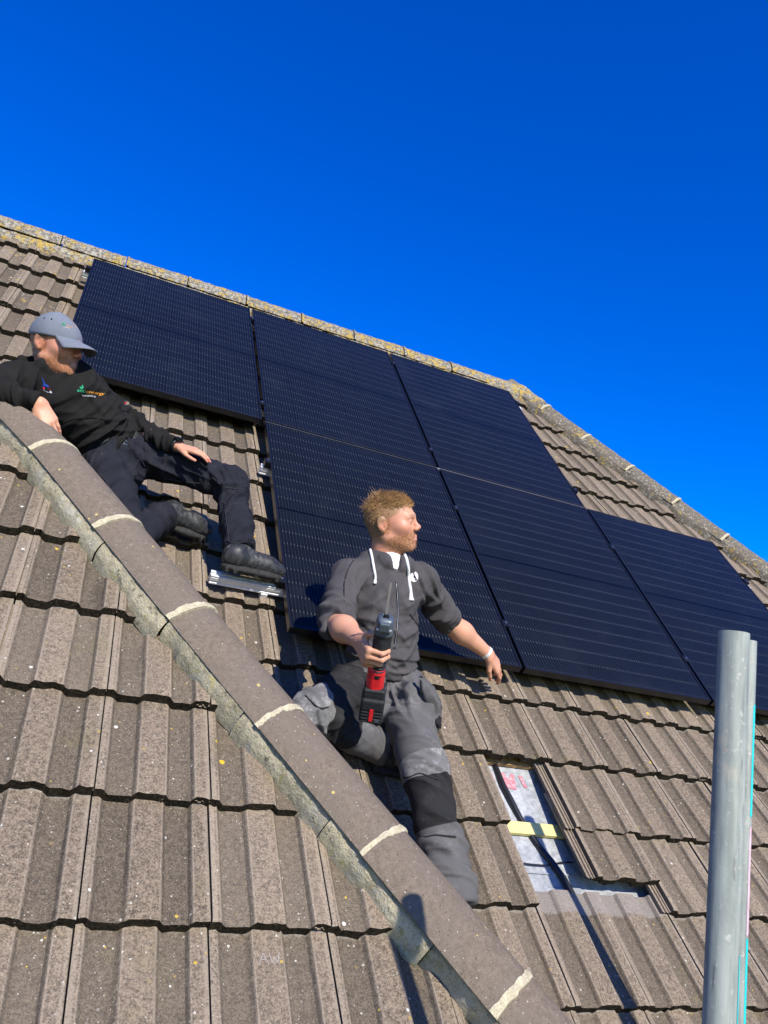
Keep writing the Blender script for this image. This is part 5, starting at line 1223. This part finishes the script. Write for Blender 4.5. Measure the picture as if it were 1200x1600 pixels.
    for a_, p_ in ((.86, .62), (1.22, .60)):
        c = C0 + (np.array((.0866 * math.cos(p_) * math.sin(a_ + .55), .1096 * math.cos(p_) * math.cos(a_ + .55) + .003, .1036 * math.sin(p_))) * SC) @ R
        bm2 = bmesh.new(); bmesh.ops.create_uvsphere(bm2, u_segments=10, v_segments=6, radius=.0032); bm2.verts.index_update()
        link('eyelet', MB().add([Vector(c) + v.co - Vector(base) for v in bm2.verts], [[v.index for v in f.verts] for f in bm2.faces]).me('eyelet', M_CAPD), capo); bm2.free()
    # ---- hoodie
    F = Field(); lo = J['pelvis'] + ax * .048
    F.loft(lo, J['neck'], side, [(0, .142, .114, .012), (.2, .150, .122, .014), (.45, .148, .118, .008), (.72, .166, .114, .004), (.90, .144, .092, -.004), (1, .084, .076, -.006)], .03)
    F.box(lo - ax * .08, (.25, .25, .06), frame3(fr, ax), .002, .006, 's')
    F.cap(J['neck'] - ax * .035, J['shR'] + ax * .008, .064, .066, .04); F.cap(J['neck'] - ax * .035, J['shL'] + ax * .008, .064, .064, .04)
    F.cap(J['shR'], J['elR'], .068, .060, .03); F.cap(J['elR'], J['wrR'] - unit(J['wrR'] - J['elR']) * .012, .058, .040, .03); F.cap(J['shL'], J['elL'], .065, .058, .03); F.cap(J['elL'], J['wrL'] - unit(J['wrL'] - J['elL']) * .02, .056, .038, .03)
    for e, w_ in (('elR', 'wrR'), ('elL', 'wrL')):
        d = unit(J[w_] - J[e]); k_ = -.006 if w_ == 'wrR' else -.016
        F.box(J[w_] + d * (.05 + k_), (.07, .07, .05), frame3(d, ax)[[0, 2, 1]], .002, .004, 's')
    nk = J['neck']
    F.cap(nk - ax * .02 - fr * .05, nk + ax * .02 - fr * .085, .058, .050, .04)
    for s in (-1, 1): F.cap(nk - fr * .06 + ns * s * .05 + ax * .03, nk + fr * .055 + ns * s * .055 - ax * .025, .030, .026, .02); F.cap(nk + fr * .055 + ns * s * .055 - ax * .025, nk + fr * .075 - ax * .06, .026, .022, .02)
    F.cap(nk - ax * .005, nk + ax * .14 + fr * .02, .062, .078, .012, 's'); F.ell(nk + fr * .075 - ax * .005, (.036, .05, .05), frame3(fr, ax), .012, 's')
    v, f = F.mesh(.0060)
    uL = unit(J['elL'] - J['shL']); wL = unit(J['wrL'] - J['elL']); wR = unit(J['wrR'] - J['elR'])
    fold = [(J['elR'] + TOC * .04, wR + UPV * .5, .09, .055, 0.0175), (J['elR'] * .4 + J['wrR'] * .6 + TOC * .04, wR + UPV * .4, .08, .048, 0.0162), (J['elL'] + TOC * .04, uL + UPV * .5, .10, .055, 0.0175), (J['elL'] * .4 + J['wrL'] * .6 + TOC * .03, wL + UPV * .4, .08, .045, 0.0149), (J['shL'] + fr * .06 - ax * .05, ns - ax * .7, .09, .07, 0.0175), (J['shR'] + fr * .05 - ax * .05, ns + ax * .7, .09, .07, 0.0175),
            (J['waist'] + fr * .12 - ns * .07, ax - ns * .4, .13, .080, 0.0216), (J['waist'] + fr * .11 + ns * .07 - ax * .04, ax + ns * .4, .12, .075, 0.0203), (J['pelvis'] + ax * .09 + fr * .12, ax + ns * .15, .11, .055, 0.0162), (J['chest'] + fr * .11 - ns * .05, ns * .6 + ax, .11, .09, 0.0135)]
    v = folds(v, f, fold, .003, 121)
    h = (v - lo) @ ax; v = v - vnormals(v, f) * (.007 * np.exp(-((h - .055) / .006) ** 2))[:, None]
    link('hoodie', npmesh('hoodie', v - base, f, cloth('black_jersey', (.0145, .0135, .0125), .2)), P); T = bvh(v, f)
    logo(T, (-0.9703, 0.2528, 0.837), RT * .97 - UPV * .02, UPV * .98 + RT * .05, LOOK, P, .86, 'embroidered_logo')
    BL = cloth('blue_thread', (.02, .06, .30), .1); RE = cloth('red_thread', (.55, .03, .06), .1)
    decal(T, (-1.1311, 0.2558, 0.8164), RT, UPV, LOOK, [(*poly([(-.018, .042), (-.004, .012), (.008, .006), (-.012, .008)]), BL, 0), (*poly([(-.018, .010), (.008, .006), (.010, -.002), (-.014, .002)]), BL, 0), (*poly([(-.016, 0), (.010, -.004), (.018, -.014), (-.010, -.010)]), RE, 0), (*poly([(-.012, -.013), (.018, -.017), (.022, -.026), (.004, -.022)]), WH, 0)], base, 'flag_badge', P)
    decal(T, (-0.8034, 0.3871, 0.8735), RT, UPV, LOOK, [(*poly([(-.009, .008), (.003, .005), (.004, -.004), (-.005, -.001)]), RE, 0), (*poly([(-.003, .003), (.009, -.001), (.008, -.009), (-.002, -.005)]), WH, .0006)], base, 'flag_badge', P)
    F = Field(); F.cap(nk - ax * .05 + fr * .03, nk + ax * .0 + fr * .03, .050, .046, .02); v, f = F.mesh(.006); link('tee_shirt', npmesh('tee_shirt', v - base, f, cloth('grey_tee', (.30, .30, .30), .08)), P)
    # ---- belt, trousers
    F = Field(); F.loft(J['pelvis'] - ax * .10, J['pelvis'] + ax * .05, side, [(0, .144, .120, 0), (.6, .150, .122, 0), (1, .134, .106, .008)], .04)
    kR, aR, kL, aL = J['knR'], J['anR'], J['knL'], J['anL']; tl = unit(kL - J['hipL']); tr = unit(kR - J['hipR']); dl = unit(aL - kL); dr = unit(aR - kR)
    F.cap(J['hipR'], kR, .092, .074, .035); F.cap(J['hipL'], kL, .096, .076, .035)
    F.cap(kR, aR - dr * .02, .070, .064, .03); F.cap(kL, aL - dl * .03, .072, .068, .03)
    F.box(aL + dl * .02, (.11, .11, .05), frame3(dl, TOC)[[0, 2, 1]], .002, .006, 's'); F.box(aR + dr * .03, (.11, .11, .05), frame3(dr, TOC)[[0, 2, 1]], .002, .006, 's')
    v, f = F.mesh(.0062)
    fold = [(J['hipL'] + TOC * .08, tl * .6 + UPV, .10, .075, 0.0216), (J['hipL'] * .5 + kL * .5 + TOC * .06, tl * .35 + UPV, .13, .085, 0.0189), (kL - tl * .06 + TOC * .05, tl * .9 + UPV * .7, .07, .050, 0.0203), (kL + dl * .05 + TOC * .05, dl + RT * .6, .07, .052, 0.0216), (kL * .5 + aL * .5 + TOC * .05, dl * .35 + RT, .12, .075, 0.0175), (aL - dl * .06, dl + RT * .4, .07, .050, 0.0216),
            (J['hipR'] + TOC * .08, tr * .6 + RT, .11, .070, 0.0216), (J['hipR'] * .5 + kR * .5 + TOC * .06, tr * .4 + RT, .12, .080, 0.0189), (aR - dr * .06 + TOC * .04, dr + UPV * .6, .08, .055, 0.0175), (J['pelvis'] + fr * .12 - ax * .06, ns, .09, .060, 0.0189)]
    v = folds(v, f, fold, .003, 151)
    link('trousers', npmesh('trousers', v - base, f, cloth('navy_work_cloth', (.0165, .0175, .023), .22, dust=.25, dustcol=(.10, .095, .09))), P); T2 = bvh(v, f)
    M_SM = cloth('navy_seam', (.034, .034, .040), .1); M_SM2 = cloth('black_seam', (.006, .006, .006), .1)
    ribbon(T, [(-1.0484, 0.3003, 0.6876), (-0.9966, 0.2727, 0.7142), (-0.9376, 0.2654, 0.7372), (-0.8737, 0.2608, 0.7421)], LOOK, .007, .0008, base, 'pocket_edge', M_SM2, P)
    for nm, pts, w in (('pocket_seam', [(-0.7448, 0.4059, 0.7094), (-0.6866, 0.3972, 0.6531), (-0.644, 0.3982, 0.583)], .005), ('inner_seam', [(-0.644, 0.3982, 0.583), (-0.5125, 0.3584, 0.5769), (-0.3919, 0.3189, 0.5862)], .004), ('side_seam', [(-0.304, 0.2842, 0.4989), (-0.2793, 0.2419, 0.4095), (-0.2611, 0.2127, 0.3229), (-0.2556, 0.18, 0.269)], .004), ('knee_seam', [(-0.3858, 0.3082, 0.6185), (-0.3266, 0.2736, 0.5749), (-0.2492, 0.2622, 0.5853)], .005), ('knee_seam', [(-0.3485, 0.2767, 0.511), (-0.294, 0.248, 0.4949), (-0.2271, 0.2355, 0.5259)], .005), ('pocket_seam', [(-0.8387, 0.3213, 0.5386), (-0.7592, 0.2476, 0.4436), (-0.7093, 0.1826, 0.3605)], .005), ('cuff_seam', [(-0.3135, 0.1872, 0.3313), (-0.2601, 0.168, 0.323), (-0.2048, 0.1637, 0.3398)], .005)):
        ribbon(T2, pts, LOOK, w, .0018, base, nm, M_SM, P, thick=.0016)
    F = Field(); F.loft(J['pelvis'] + ax * .012, J['pelvis'] + ax * .050, side, [(0, .1435, .1145, .006), (1, .1405, .112, .007)], .0); F.loft(J['pelvis'] - ax * .05, J['pelvis'] + ax * .12, side, [(0, .138, .109, .006), (1, .135, .106, .007)], .0, 's')
    F.ell(J['pelvis'] + fr * .134 + ax * .03, (.001, .001, .001)); v, f = F.mesh(.005); belt = link('belt', npmesh('belt', v - base, f, M_BOOT), P)
    F = Field(); F.loft(J['pelvis'] + ax * .040, J['pelvis'] + ax * .062, side, [(0, .142, .113, .008), (1, .139, .110, .010)], .0); v, f = F.mesh(.005)
    link('undershirt', npmesh('undershirt', v - base, f, cloth('tan_undershirt', (.42, .35, .22), .1)), P)
    bc = bvh(v, f); pb = drape(bc, J['pelvis'] + ax * .035 + fr * .1, -fr, .004); fb = Matrix.Translation(pb - Vector(base)) @ Matrix((Vector(ns), Vector(fr), Vector(ax))).transposed().to_4x4()
    link('belt_buckle', MB().box((-.022, -.004, -.014), (.022, .004, -.010), 0, .001, fb).box((-.022, -.004, .010), (.022, .004, .014), 0, .001, fb).box((-.022, -.004, -.012), (-.018, .004, .012), 0, .001, fb).box((.018, -.004, -.012), (.022, .004, .012), 0, .001, fb).me('belt_buckle', M_BOLT), belt)
    # ---- boots and sock
    boot(P, base, aL, V3(-.292, .190, .222), V3(-.004, .238, .226), V3(0, -.25, 1), kL - aL, 191, 1.0)
    boot(P, base, aR + dr * .01, aR + V3(-.035, .03, -.012), aR + V3(.215, .06, -.04), V3(-.05, -.55, .83), kR - aR, 192, 1.0)
    F = Field(); F.cap(aR - dr * .05, aR + dr * .012, .052, .049, .01); v, f = F.mesh(.005); link('sock', npmesh('sock', folds(v, f, [(aR, dr, .06, .01, .002)], .001, 5) - base, f, M_SOCK), P)
    # watch on the left wrist
    wd_ = unit(J['wrL'] - J['elL']); wc = J['wrL'] + wd_ * .004; x = unit(np.cross(wd_, UPV)); y = np.cross(wd_, x); y = y if y @ UPV > 0 else -y
    b = MB(); pts = [Vector(wc + x * .031 * math.cos(a) + y * .029 * math.sin(a) - base) for a in [2 * math.pi * i / 24 for i in range(25)]]; b.tube(pts, .0075, 8, 0, False); wt = link('watch', autosmooth(b.me('watch', plain('watch_rubber', (.008, .009, .011), .45, .4)), 60), P)
    fr_ = Matrix.Translation(Vector(wc + y * .034 + TOC * .008 - base)) @ Matrix((Vector(x), Vector(wd_), Vector(y))).transposed().to_4x4()
    b = MB(); b.tube([fr_ @ Vector((0, 0, -.004)), fr_ @ Vector((0, 0, .006))], .020, 20); link('watch_face', autosmooth(b.me('watch_face', plain('watch_glass', (.006, .007, .009), .15, .6)), 40), wt)
build_cap_man()
# mortar lump closing the joint of the main ridge and the far hip
F = Field(); ap_ = np.array(ROOF @ (Vector((H_R - CP * V_R, V_R, N_M - .02)) + zr * .0)); ex = np.array((1.0, 0, 0)); hd_ = np.array(ROOF.to_3x3() @ -hipd)
F.cap(ap_ - ex * .34 - np.array((0, 0, .076)), ap_ - np.array((0, 0, .078)), .134, .136, .04); F.cap(ap_ - np.array((0, 0, .078)), ap_ + hd_ * .20 - np.array((0, 0, .075)), .136, .138, .04)
v, f = F.mesh(.012); v = v + vnormals(v, f) * (snoise(v, 40, 3) * .004 + snoise(v, 110, 4) * .002)[:, None]
v = np.array([tuple(ROOF.inverted() @ Vector(q)) for q in v]); link('ridge_end_mortar', npmesh('ridge_end_mortar', v, f, M_LICH), house)
